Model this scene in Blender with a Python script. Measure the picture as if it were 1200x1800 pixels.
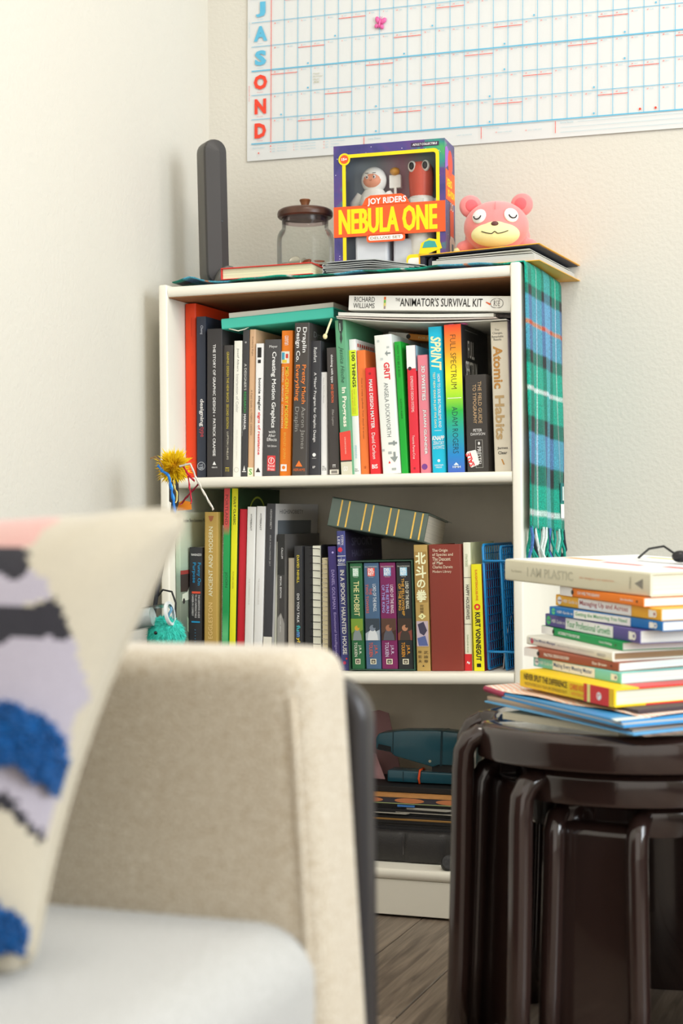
import bpy, bmesh, math, random
from mathutils import Matrix, Vector, Quaternion

for _o in list(bpy.data.objects):
    bpy.data.objects.remove(_o, do_unlink=True)
SC = bpy.context.scene
COL = SC.collection
R = math.radians

# ------------------------------------------------------------------ camera
cam_data = bpy.data.cameras.new('camera')
cam = bpy.data.objects.new('camera', cam_data)
COL.objects.link(cam)
SC.camera = cam
_yaw, _pitch, _roll = -0.3505, 0.0047, -0.0098
_F = Vector((math.sin(_yaw) * math.cos(_pitch), math.cos(_yaw) * math.cos(_pitch), math.sin(_pitch)))
_R = Vector((math.cos(_yaw), -math.sin(_yaw), 0))
_U = _R.cross(_F)
_R2 = _R * math.cos(_roll) + _U * math.sin(_roll)
_U2 = -_R * math.sin(_roll) + _U * math.cos(_roll)
_m = Matrix((( _R2.x, _U2.x, -_F.x), (_R2.y, _U2.y, -_F.y), (_R2.z, _U2.z, -_F.z)))
cam.location = (1.2549, -2.5222, 0.6519)
cam.rotation_euler = _m.to_euler()
cam_data.sensor_fit = 'VERTICAL'
cam_data.sensor_height = 36.0
cam_data.lens = 57.05
cam_data.clip_start = 0.02
cam_data.dof.use_dof = True
cam_data.dof.focus_distance = 2.66
cam_data.dof.aperture_fstop = 5.2

# ------------------------------------------------------------------ light and exposure
SC.view_settings.view_transform = 'Standard'
SC.view_settings.look = 'None'
SC.view_settings.gamma = 1.0
SC.view_settings.use_curve_mapping = False
SC.view_settings.exposure = 0.14
world = bpy.data.worlds.new('daylight')
SC.world = world
world.use_nodes = True
world.node_tree.nodes['Background'].inputs[0].default_value = (1.0, 0.935, 0.84, 1)
world.node_tree.nodes['Background'].inputs[1].default_value = 1.28

def area_light(name, loc, target, sx, sy, power, colour):
    d = bpy.data.lights.new(name, 'AREA')
    d.shape = 'RECTANGLE'
    d.size, d.size_y, d.energy, d.color = sx, sy, power, colour
    o = bpy.data.objects.new(name, d)
    COL.objects.link(o)
    o.location = loc
    o.rotation_euler = (Vector(target) - Vector(loc)).to_track_quat('-Z', 'Y').to_euler()
    return o
# daylight pouring through the two windows in the right-hand wall
area_light('window_daylight', (3.16, -0.40, 1.5), (0.0, -0.40, 1.1), 1.1, 1.7, 12, (0.86, 0.94, 1.0))
area_light('window_daylight', (3.16, -1.75, 1.5), (0.0, -1.75, 1.1), 1.1, 1.7, 60, (0.86, 0.94, 1.0))
# warm unseen fill lamp, added under the ceiling to lift the back wall
area_light('ceiling_fill', (1.05, -1.10, 2.50), (0.95, -1.0, 0.0), 0.5, 0.5, 13, (1.0, 0.93, 0.83))

# ------------------------------------------------------------------ materials
def lin(c):
    c = c / 255.0
    return c / 12.92 if c <= 0.04045 else ((c + 0.055) / 1.055) ** 2.4
GAIN = 1.0
def rgb(c, g=None):
    g = GAIN if g is None else g
    return tuple(min(0.9, lin(v) * g) for v in c) + (1.0,)
MATS = {}
def new_mat(name):
    m = bpy.data.materials.new(name)
    m.use_nodes = True
    nt = m.node_tree
    return m, nt, nt.nodes['Principled BSDF']
def mat(c, rough=0.55, name=None, metal=0.0, spec=0.4, coat=0.0, bump=0.0, bscale=200.0, var=0.0, vscale=30.0, gain=None):
    """plain procedural material: colour with a little noise, optional relief"""
    key = (tuple(c), rough, metal, spec, coat, bump, bscale, var, vscale, gain)
    if key in MATS:
        return MATS[key]
    m, nt, b = new_mat(name or 'paint')
    col = rgb(c, gain)
    b.inputs['Base Color'].default_value = col
    b.inputs['Roughness'].default_value = rough
    b.inputs['Metallic'].default_value = metal
    b.inputs['Specular IOR Level'].default_value = spec
    b.inputs['Coat Weight'].default_value = coat
    b.inputs['Coat Roughness'].default_value = 0.06
    if var or bump:
        tc = nt.nodes.new('ShaderNodeTexCoord')
    if var:
        n = nt.nodes.new('ShaderNodeTexNoise')
        n.inputs['Scale'].default_value = vscale
        n.inputs['Detail'].default_value = 4
        nt.links.new(tc.outputs['Object'], n.inputs['Vector'])
        r = nt.nodes.new('ShaderNodeValToRGB')
        r.color_ramp.elements[0].position = 0.3
        r.color_ramp.elements[1].position = 0.7
        r.color_ramp.elements[0].color = tuple(v * (1 - var) for v in col[:3]) + (1,)
        r.color_ramp.elements[1].color = tuple(min(0.92, v * (1 + var)) for v in col[:3]) + (1,)
        nt.links.new(n.outputs['Fac'], r.inputs['Fac'])
        nt.links.new(r.outputs['Color'], b.inputs['Base Color'])
    if bump:
        n2 = nt.nodes.new('ShaderNodeTexNoise')
        n2.inputs['Scale'].default_value = bscale
        n2.inputs['Detail'].default_value = 3
        nt.links.new(tc.outputs['Object'], n2.inputs['Vector'])
        bp = nt.nodes.new('ShaderNodeBump')
        bp.inputs['Strength'].default_value = bump
        bp.inputs['Distance'].default_value = 0.002
        nt.links.new(n2.outputs['Fac'], bp.inputs['Height'])
        nt.links.new(bp.outputs['Normal'], b.inputs['Normal'])
    MATS[key] = m
    return m

def ramp_mat(stops, axis=2, rough=0.45, name='gradient_print', lohi=None, interp='LINEAR'):
    """colour print that runs along one local axis; stops = [(0..1, rgb)] on Generated coordinates"""
    m, nt, b = new_mat(name)
    tc = nt.nodes.new('ShaderNodeTexCoord')
    sp = nt.nodes.new('ShaderNodeSeparateXYZ')
    nt.links.new(tc.outputs['Generated'], sp.inputs[0])
    r = nt.nodes.new('ShaderNodeValToRGB')
    r.color_ramp.interpolation = interp
    els = r.color_ramp.elements
    while len(els) < len(stops):
        els.new(0.5)
    for e, (p, c) in zip(els, stops):
        e.position = p
    for e, (p, c) in zip(els, stops):
        e.color = rgb(c)
    nt.links.new(sp.outputs[axis], r.inputs['Fac'])
    nt.links.new(r.outputs['Color'], b.inputs['Base Color'])
    b.inputs['Roughness'].default_value = rough
    return m

def page_mat(c, axis=0, freq=900.0):
    key = ('pages', tuple(c), axis, freq)
    if key in MATS:
        return MATS[key]
    m, nt, b = new_mat('page_edges')
    tc = nt.nodes.new('ShaderNodeTexCoord')
    sp = nt.nodes.new('ShaderNodeSeparateXYZ')
    nt.links.new(tc.outputs['Object'], sp.inputs[0])
    cb = nt.nodes.new('ShaderNodeCombineXYZ')
    mu = nt.nodes.new('ShaderNodeMath'); mu.operation = 'MULTIPLY'
    mu.inputs[1].default_value = freq
    nt.links.new(sp.outputs[axis], mu.inputs[0])
    nt.links.new(mu.outputs[0], cb.inputs[0])
    n = nt.nodes.new('ShaderNodeTexNoise')
    n.inputs['Scale'].default_value = 1.0
    n.inputs['Detail'].default_value = 2
    nt.links.new(cb.outputs[0], n.inputs['Vector'])
    r = nt.nodes.new('ShaderNodeValToRGB')
    col = rgb(c)
    r.color_ramp.elements[0].position = 0.3
    r.color_ramp.elements[0].color = tuple(v * 0.66 for v in col[:3]) + (1,)
    r.color_ramp.elements[1].position = 0.6
    r.color_ramp.elements[1].color = col
    nt.links.new(n.outputs['Fac'], r.inputs['Fac'])
    nt.links.new(r.outputs['Color'], b.inputs['Base Color'])
    b.inputs['Roughness'].default_value = 0.8
    MATS[key] = m
    return m

def clear_mat(name, tint=(1, 1, 1), edge=0.18, gloss_rough=0.03, strength=1.0):
    """thin clear glass or plastic: see-through with Fresnel reflections"""
    m = bpy.data.materials.new(name)
    m.use_nodes = True
    nt = m.node_tree
    nt.nodes.clear()
    out = nt.nodes.new('ShaderNodeOutputMaterial')
    tr = nt.nodes.new('ShaderNodeBsdfTransparent')
    tr.inputs[0].default_value = tuple(tint) + (1,)
    gl = nt.nodes.new('ShaderNodeBsdfGlossy')
    gl.inputs['Roughness'].default_value = gloss_rough
    lw = nt.nodes.new('ShaderNodeLayerWeight')
    lw.inputs['Blend'].default_value = edge
    ml = nt.nodes.new('ShaderNodeMath'); ml.operation = 'MULTIPLY'
    ml.inputs[1].default_value = strength
    mx = nt.nodes.new('ShaderNodeMixShader')
    nt.links.new(lw.outputs['Fresnel'], ml.inputs[0])
    nt.links.new(ml.outputs[0], mx.inputs[0])
    nt.links.new(tr.outputs[0], mx.inputs[1])
    nt.links.new(gl.outputs[0], mx.inputs[2])
    nt.links.new(mx.outputs[0], out.inputs[0])
    return m

def fabric_mat(c, scale=700.0, bump=0.5, var=0.12, rough=0.95, dist=0.0015, sheen=0.3, c2=None):
    m, nt, b = new_mat('woven_fabric')
    tc = nt.nodes.new('ShaderNodeTexCoord')
    n = nt.nodes.new('ShaderNodeTexNoise')
    n.inputs['Scale'].default_value = scale
    n.inputs['Detail'].default_value = 3
    nt.links.new(tc.outputs['Object'], n.inputs['Vector'])
    r = nt.nodes.new('ShaderNodeValToRGB')
    col = rgb(c)
    lo = rgb(c2) if c2 else tuple(v * (1 - var * 2) for v in col[:3]) + (1,)
    r.color_ramp.elements[0].position = 0.32
    r.color_ramp.elements[1].position = 0.62
    r.color_ramp.elements[0].color = lo
    r.color_ramp.elements[1].color = col
    nt.links.new(n.outputs['Fac'], r.inputs['Fac'])
    nt.links.new(r.outputs['Color'], b.inputs['Base Color'])
    bp = nt.nodes.new('ShaderNodeBump')
    bp.inputs['Strength'].default_value = bump
    bp.inputs['Distance'].default_value = dist
    nt.links.new(n.outputs['Fac'], bp.inputs['Height'])
    nt.links.new(bp.outputs['Normal'], b.inputs['Normal'])
    b.inputs['Roughness'].default_value = rough
    b.inputs['Sheen Weight'].default_value = sheen
    b.inputs['Specular IOR Level'].default_value = 0.2
    return m

# ------------------------------------------------------------------ mesh building
class MB:
    def __init__(s):
        s.v, s.f, s.m = [], [], []
    def add(s, vs, fs, mi=0):
        n = len(s.v)
        s.v += [tuple(p) for p in vs]
        s.f += [tuple(i + n for i in f) for f in fs]
        s.m += [mi] * len(fs)
        return s
    def box(s, x0, x1, y0, y1, z0, z1, mi=0):
        vs = [(x, y, z) for x in (x0, x1) for y in (y0, y1) for z in (z0, z1)]
        return s.add(vs, [(0, 1, 3, 2), (4, 6, 7, 5), (0, 4, 5, 1), (2, 3, 7, 6), (0, 2, 6, 4), (1, 5, 7, 3)], mi)
    def prism(s, poly, lo, hi, axis=2, mi=0):
        """closed 2-D outline (counter-clockwise) extruded along an axis"""
        def P(a, b, c):
            return {2: (a, b, c), 1: (a, c, b), 0: (c, a, b)}[axis]
        n = len(poly)
        vs = [P(a, b, lo) for a, b in poly] + [P(a, b, hi) for a, b in poly]
        fs = [tuple(reversed(range(n))), tuple(range(n, 2 * n))]
        fs += [(i, (i + 1) % n, (i + 1) % n + n, i + n) for i in range(n)]
        return s.add(vs, fs, mi)
    def tube(s, pts, r, seg=8, mi=0, caps=True, flat=None):
        pts = [Vector(p) for p in pts]
        n = len(pts)
        rad = r if isinstance(r, (list, tuple)) else [r] * n
        tan = []
        for i in range(n):
            a = pts[max(0, i - 1)]; b = pts[min(n - 1, i + 1)]
            d = b - a
            tan.append(d.normalized() if d.length > 1e-9 else Vector((0, 0, 1)))
        u = tan[0].orthogonal().normalized()
        base = len(s.v)
        for i in range(n):
            if i:
                q = tan[i - 1].rotation_difference(tan[i])
                u = (q @ u); u = (u - tan[i] * u.dot(tan[i])).normalized()
            w = tan[i].cross(u)
            for k in range(seg):
                a = 2 * math.pi * k / seg
                fl = flat if flat else 1.0
                s.v.append(tuple(pts[i] + u * (rad[i] * math.cos(a)) + w * (rad[i] * fl * math.sin(a))))
        for i in range(n - 1):
            for k in range(seg):
                k2 = (k + 1) % seg
                s.f.append((base + i * seg + k, base + i * seg + k2, base + (i + 1) * seg + k2, base + (i + 1) * seg + k)); s.m.append(mi)
        if caps:
            s.f.append(tuple(base + k for k in reversed(range(seg)))); s.m.append(mi)
            s.f.append(tuple(base + (n - 1) * seg + k for k in range(seg))); s.m.append(mi)
        return s
    def lathe(s, prof, seg=32, c=(0, 0, 0), mi=0, close=True):
        """profile of (r, z) swept about z"""
        base = len(s.v); n = len(prof)
        for k in range(seg):
            a = 2 * math.pi * k / seg
            for r, z in prof:
                s.v.append((c[0] + r * math.cos(a), c[1] + r * math.sin(a), c[2] + z))
        for k in range(seg):
            k2 = (k + 1) % seg
            for i in range(n - 1):
                s.f.append((base + k * n + i, base + k2 * n + i, base + k2 * n + i + 1, base + k * n + i + 1)); s.m.append(mi)
        return s
    def ball(s, c, r, seg=16, rings=10, mi=0, rot=None):
        r = r if isinstance(r, (list, tuple)) else (r, r, r)
        M = rot or Matrix.Identity(3)
        c = Vector(c); base = len(s.v)
        for j in range(rings + 1):
            t = math.pi * j / rings
            for k in range(seg):
                a = 2 * math.pi * k / seg
                p = Vector((r[0] * math.sin(t) * math.cos(a), r[1] * math.sin(t) * math.sin(a), r[2] * math.cos(t)))
                s.v.append(tuple(c + M @ p))
        for j in range(rings):
            for k in range(seg):
                k2 = (k + 1) % seg
                s.f.append((base + j * seg + k, base + (j + 1) * seg + k, base + (j + 1) * seg + k2, base + j * seg + k2)); s.m.append(mi)
        return s
    def grid(s, fn, nu, nv, mi=0, mfn=None):
        base = len(s.v)
        for j in range(nv + 1):
            for i in range(nu + 1):
                s.v.append(tuple(fn(i / nu, j / nv)))
        for j in range(nv):
            for i in range(nu):
                a = base + j * (nu + 1) + i
                s.f.append((a, a + 1, a + nu + 2, a + nu + 1))
                s.m.append(mfn((i + .5) / nu, (j + .5) / nv) if mfn else mi)
        return s
    def mesh(s, name, mats, smooth=False, bevel=0.0, bseg=2, merge=False, fix=False):
        me = bpy.data.meshes.new(name)
        me.from_pydata(s.v, [], s.f)
        for m in (mats if isinstance(mats, (list, tuple)) else [mats]):
            me.materials.append(m)
        me.polygons.foreach_set('material_index', s.m)
        if bevel or merge or fix:
            bm = bmesh.new(); bm.from_mesh(me)
            if merge:
                bmesh.ops.remove_doubles(bm, verts=bm.verts, dist=1e-5)
            if fix or merge:
                bmesh.ops.recalc_face_normals(bm, faces=bm.faces)
            if bevel:
                es = [e for e in bm.edges if len(e.link_faces) == 2 and e.calc_face_angle(0) > R(35)]
                bmesh.ops.bevel(bm, geom=es, offset=bevel, segments=bseg, profile=0.5, affect='EDGES', clamp_overlap=True)
            bm.to_mesh(me); bm.free()
        if smooth:
            me.polygons.foreach_set('use_smooth', [True] * len(me.polygons))
            if smooth != 'all':
                me.set_sharp_from_angle(angle=R(38))
        me.update()
        return me
    def build(s, name, mats, parent=None, loc=None, rot=None, **kw):
        o = bpy.data.objects.new(name, s.mesh(name, mats, **kw))
        COL.objects.link(o)
        if parent: o.parent = parent
        if loc: o.location = loc
        if rot: o.rotation_euler = rot
        return o

def tag(o, label=None, cat=None, group=None, kind=None):
    if label: o['label'] = label
    if cat: o['category'] = cat
    if group: o['group'] = group
    if kind: o['kind'] = kind
    return o
def thing(name, label, cat, loc=(0, 0, 0), rot=(0, 0, 0), group=None, mtx=None):
    o = bpy.data.objects.new(name, None)
    o.empty_display_size = 0.02
    COL.objects.link(o)
    if mtx is not None:
        o.matrix_world = mtx
    else:
        o.location = loc; o.rotation_euler = rot
    return tag(o, label, cat, group)
def struct(name, mb, m, parent=None, **kw):
    o = mb.build(name, m, parent, **kw)
    o['kind'] = 'structure'
    return o
def rrect(x0, x1, y0, y1, r, seg=5):
    pts = []
    for cx, cy, a0 in ((x1 - r, y0 + r, -90), (x1 - r, y1 - r, 0), (x0 + r, y1 - r, 90), (x0 + r, y0 + r, 180)):
        for k in range(seg + 1):
            a = R(a0 + 90 * k / seg)
            pts.append((cx + r * math.cos(a), cy + r * math.sin(a)))
    return pts
def arc(a0, a1, r, n, c=(0, 0)):
    return [(c[0] + r * math.cos(R(a0 + (a1 - a0) * k / n)), c[1] + r * math.sin(R(a0 + (a1 - a0) * k / n))) for k in range(n + 1)]

# ------------------------------------------------------------------ lettering
_tcache = {}
def glyphs(s, bold=0.0, shear=0.0, res=2, align='LEFT'):
    key = (s, bold, shear, res, align)
    if key in _tcache:
        return _tcache[key]
    cu = bpy.data.curves.new('lettering', 'FONT')
    cu.body = s
    cu.resolution_u = res
    cu.offset = bold
    cu.shear = shear
    cu.align_x = align
    ob = bpy.data.objects.new('lettering', cu)
    COL.objects.link(ob)
    me = bpy.data.meshes.new_from_object(ob)
    vs = [tuple(v.co) for v in me.vertices]
    fs = [tuple(p.vertices) for p in me.polygons]
    bpy.data.objects.remove(ob)
    bpy.data.meshes.remove(me)
    bpy.data.curves.remove(cu)
    if vs:
        x0 = min(v[0] for v in vs); x1 = max(v[0] for v in vs)
        y0 = min(v[1] for v in vs); y1 = max(v[1] for v in vs)
        vs = [((v[0] - x0) / max(1e-6, x1 - x0), (v[1] - y0) / max(1e-6, y1 - y0)) for v in vs]
        asp = (x1 - x0) / max(1e-6, y1 - y0)
    else:
        asp = 1
    _tcache[key] = (vs, fs, asp)
    return _tcache[key]
def put_text(mb, s, O, A, B, bold=0.0, shear=0.0, mi=0, align='LEFT'):
    """letters stretched over the parallelogram O, O+A, O+B"""
    vs, fs, _ = glyphs(s, bold, shear, 2, align)
    O, A, B = Vector(O), Vector(A), Vector(B)
    mb.add([O + A * x + B * y for x, y in vs], fs, mi)
def letter(parent, s, O, A, B, c, bold=0.0, shear=0.0, name='lettering', rough=0.5, align='LEFT', metal=0.0):
    mb = MB()
    put_text(mb, s, O, A, B, bold, shear, 0, align)
    if mb.v:
        return mb.build(name, mat(c, rough, 'ink', metal=metal), parent)
def decal(parent, pts, c, name, off=(0, 0, 0), m=None):
    off = Vector(off)
    mb = MB()
    mb.add([Vector(p) + off for p in pts], [tuple(range(len(pts)))])
    return mb.build(name, m or mat(c, 0.5, 'ink'), parent)
# ================================================================== the room
WX, BY = -0.0385, 0.300       # left wall plane, back wall plane
def wall_mat():
    m, nt, b = new_mat('wall_paint')
    tc = nt.nodes.new('ShaderNodeTexCoord')
    n = nt.nodes.new('ShaderNodeTexNoise'); n.inputs['Scale'].default_value = 140; n.inputs['Detail'].default_value = 3
    nt.links.new(tc.outputs['Object'], n.inputs['Vector'])
    bp = nt.nodes.new('ShaderNodeBump'); bp.inputs['Strength'].default_value = 0.55; bp.inputs['Distance'].default_value = 0.0016
    nt.links.new(n.outputs['Fac'], bp.inputs['Height'])
    nt.links.new(bp.outputs['Normal'], b.inputs['Normal'])
    b.inputs['Base Color'].default_value = (0.70, 0.675, 0.605, 1)
    b.inputs['Roughness'].default_value = 0.7
    b.inputs['Specular IOR Level'].default_value = 0.25
    return m
WALL = wall_mat()
struct('wall_back', MB().box(WX - 0.1, 3.4, BY, BY + 0.1, 0, 2.55), WALL)
struct('wall_left', MB().box(WX - 0.1, WX, -3.6, BY, 0, 2.55), WALL)
struct('ceiling', MB().box(WX - 0.1, 3.4, -3.6, BY + 0.1, 2.55, 2.65), mat((238, 234, 226), 0.9, 'ceiling_paint'))
# right wall with the window opening the daylight comes through
wr = MB()
for y0, y1 in ((-3.6, -2.35), (-1.15, -1.0), (0.2, BY)):
    wr.box(3.2, 3.3, y0, y1, 0, 2.55)
for y0, y1 in ((-2.35, -1.15), (-1.0, 0.2)):
    wr.box(3.2, 3.3, y0, y1, 0, 0.65); wr.box(3.2, 3.3, y0, y1, 2.35, 2.55)
struct('wall_right', wr, WALL)
WHITE = mat((240, 236, 226), 0.4, 'white_gloss_paint')
for k, (y0, y1) in enumerate(((-1.0, 0.2), (-2.35, -1.15))):
    w1 = struct('window_%d' % (k + 1), MB().box(3.2, 3.26, y0, y0 + .05, 0.65, 2.35).box(3.2, 3.26, y1 - .05, y1, 0.65, 2.35)
                .box(3.2, 3.26, y0 + .05, y1 - .05, 0.65, 0.70).box(3.2, 3.26, y0 + .05, y1 - .05, 2.30, 2.35), WHITE)
    struct('window_mullion', MB().box(3.21, 3.25, (y0 + y1) / 2 - .025, (y0 + y1) / 2 + .025, 0.70, 2.30), WHITE, w1)
struct('baseboard_back', MB().box(WX, 3.2, BY - 0.012, BY, 0, 0.085), WHITE)
struct('baseboard_left', MB().box(WX, WX + 0.012, -3.6, BY - 0.012, 0, 0.085), WHITE)

# floor of grey-brown planks running towards the back wall
def plank_mat():
    m, nt, b = new_mat('floor_wood')
    tc = nt.nodes.new('ShaderNodeTexCoord')
    oi = nt.nodes.new('ShaderNodeObjectInfo')
    mp = nt.nodes.new('ShaderNodeMapping'); mp.inputs['Scale'].default_value = (55, 2.2, 10)
    nt.links.new(tc.outputs['Object'], mp.inputs['Vector'])
    nt.links.new(oi.outputs['Location'], mp.inputs['Location'])
    n = nt.nodes.new('ShaderNodeTexNoise'); n.inputs['Scale'].default_value = 1.6; n.inputs['Detail'].default_value = 6; n.inputs['Distortion'].default_value = 1.0
    nt.links.new(mp.outputs[0], n.inputs['Vector'])
    r = nt.nodes.new('ShaderNodeValToRGB')
    r.color_ramp.elements[0].position = 0.32; r.color_ramp.elements[0].color = rgb((92, 80, 70))
    r.color_ramp.elements[1].position = 0.68; r.color_ramp.elements[1].color = rgb((152, 136, 120))
    nt.links.new(n.outputs['Fac'], r.inputs['Fac'])
    hs = nt.nodes.new('ShaderNodeHueSaturation')
    mr = nt.nodes.new('ShaderNodeMapRange'); mr.inputs['To Min'].default_value = 0.82; mr.inputs['To Max'].default_value = 1.12
    nt.links.new(oi.outputs['Random'], mr.inputs['Value'])
    nt.links.new(mr.outputs[0], hs.inputs['Value'])
    nt.links.new(r.outputs['Color'], hs.inputs['Color'])
    nt.links.new(hs.outputs['Color'], b.inputs['Base Color'])
    b.inputs['Roughness'].default_value = 0.42
    return m
fl = struct('floor', MB().box(WX - 0.1, 3.3, -3.6, BY + 0.1, -0.06, -0.012), mat((40, 34, 30), 0.9, 'subfloor'))
PL = plank_mat()
random.seed(3)
pw, plen = 0.125, 1.2
plank_me = MB().box(-pw / 2 + .0008, pw / 2 - .0008, -plen / 2 + .0008, plen / 2 - .0008, -0.012, 0.0).mesh('plank', PL, bevel=0.0012, bseg=1)
ix = 0
x = WX + pw / 2
while x < 2.2:
    y = BY - plen / 2 + (ix % 3) * 0.4
    while y > -3.0 - plen / 2:
        hi = min(BY, y + plen / 2); lo = y - plen / 2
        o = bpy.data.objects.new('plank', plank_me)
        COL.objects.link(o); o.parent = fl
        o.location = (x, (hi + lo) / 2, 0.0)
        o.scale = (1, (hi - lo) / plen, 1)
        y -= plen
    x += pw; ix += 1

# ================================================================== bookcase
CASE = mat((244, 239, 226), 0.42, 'case_white_foil', spec=0.4, var=0.03, vscale=6)
W, D = 0.639, 0.28
case = thing('bookcase', 'low white bookcase with two inner shelves packed with books, against the back wall', 'bookcase')
T = 0.0165
for x0 in (0.0, W - T):
    MB().box(x0, x0 + T, 0, D, 0, 1.06).build('side_panel', CASE, case, bevel=0.0035, bseg=3, smooth=True)
def shelf_board(name, zl, zr, thick=0.0172, y0=0.0):
    x0, x1 = T + .0003, W - T - .0003
    prof = [(y0 + thick * .5 * (1 - math.cos(a)), -thick / 2 + thick / 2 * math.sin(a)) for a in [R(-90 + 180 * k / 8) for k in range(9)]]
    prof = [(y0 + thick * .32 * (1 - math.cos(R(-90 + 22.5 * k))), -thick / 2 + thick / 2 * math.sin(R(-90 + 22.5 * k))) for k in range(9)]
    poly = [(y, z) for y, z in prof] + [(D - .004, 0), (D - .004, -thick)]
    n = len(poly)
    vs = [(x0, y, z + zl) for y, z in poly] + [(x1, y, z + zr) for y, z in poly]
    fs = [tuple(range(n)), tuple(reversed(range(n, 2 * n)))] + [(i, i + n, (i + 1) % n + n, (i + 1) % n) for i in range(n)]
    return MB().add(vs, fs).build(name, CASE, case, smooth=True, fix=True)
shelf_board('top_panel', 1.0565, 1.0565, 0.0182, 0.002)
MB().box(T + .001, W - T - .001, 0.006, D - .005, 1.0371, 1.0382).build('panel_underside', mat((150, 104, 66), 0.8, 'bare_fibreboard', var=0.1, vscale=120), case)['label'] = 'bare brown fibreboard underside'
Z1L = Z1R = 0.7265
Z2L, Z2R = 0.3906, 0.4046
shelf_board('shelf', Z1L, Z1R)
shelf_board('shelf', Z2L, Z2R, 0.0185)
shelf_board('bottom_shelf', 0.0794, 0.0794)
MB().box(T + .0005, W - T - .0005, 0.004, 0.020, 0.004, 0.0618).build('toe_kick', CASE, case, bevel=0.001)
MB().box(T, W - T, D - .004, D, 0.06, 1.05).build('back_panel', mat((226, 218, 202), 0.6, 'case_back_board', var=0.03), case)
def shelf2_z(x):
    return Z2L + (Z2R - Z2L) * (x - T) / (W - 2 * T)
# ================================================================== books
GAIN = 1.3
CREAM = (232, 222, 200)
GREYP = (222, 214, 204)
def side_mesh(t, h, d, w, ov, spine_r):
    """U-shaped cover: spine at y = 0, boards reach back to y = d"""
    a = t / 2
    r = min(spine_r, a * 0.9)
    out = [(-a, d)] + [(-a, r)] + [(-a + r * (1 - math.cos(R(q))), r * (1 - math.sin(R(q)))) for q in (30, 60, 90)] \
        + [(a - r * (1 - math.cos(R(q))), r * (1 - math.sin(R(q)))) for q in (90, 60, 30)] + [(a, r), (a, d)]
    inn = [(a - w, d), (a - w, w + r * .5), (-a + w, w + r * .5), (-a + w, d)]
    return MB().prism(out + inn, 0, h, 2)
PRINT_Y = -0.00035
def book(name, label, t, h, d, cover, loc=None, lean=0.0, rotz=0.0, mtx=None, hard=False, group=None, prints=(), pages=CREAM, cat='book', rough=0.42, spine_r=None, cmat=None, pitch=0.0):
    if mtx is not None:
        root = thing(name, label, cat, group=group, mtx=mtx)
    else:
        root = thing(name, label, cat, loc, (R(pitch), R(lean), R(rotz)), group)
    w = 0.0022 if hard else 0.0007
    if t < 0.006: w = min(w, t * .2)
    ov = 0.0030 if hard else 0.0003
    sr = spine_r if spine_r is not None else (0.0025 if hard else 0.0012)
    cm = cmat or mat(cover, rough, 'book_cover', spec=0.35)
    side_mesh(t, h, d, w, ov, sr).build('cover', cm, root, smooth=True)
    MB().box(-t / 2 + w + .0002, t / 2 - w - .0002, w + sr * .5 + .0005, d - ov * 1.3 - .0004, ov + .0002, h - ov - .0002).build('pages', page_mat(pages), root)
    for i, p in enumerate(prints):
        do_print(root, p, t, h, i)
    return root
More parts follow.
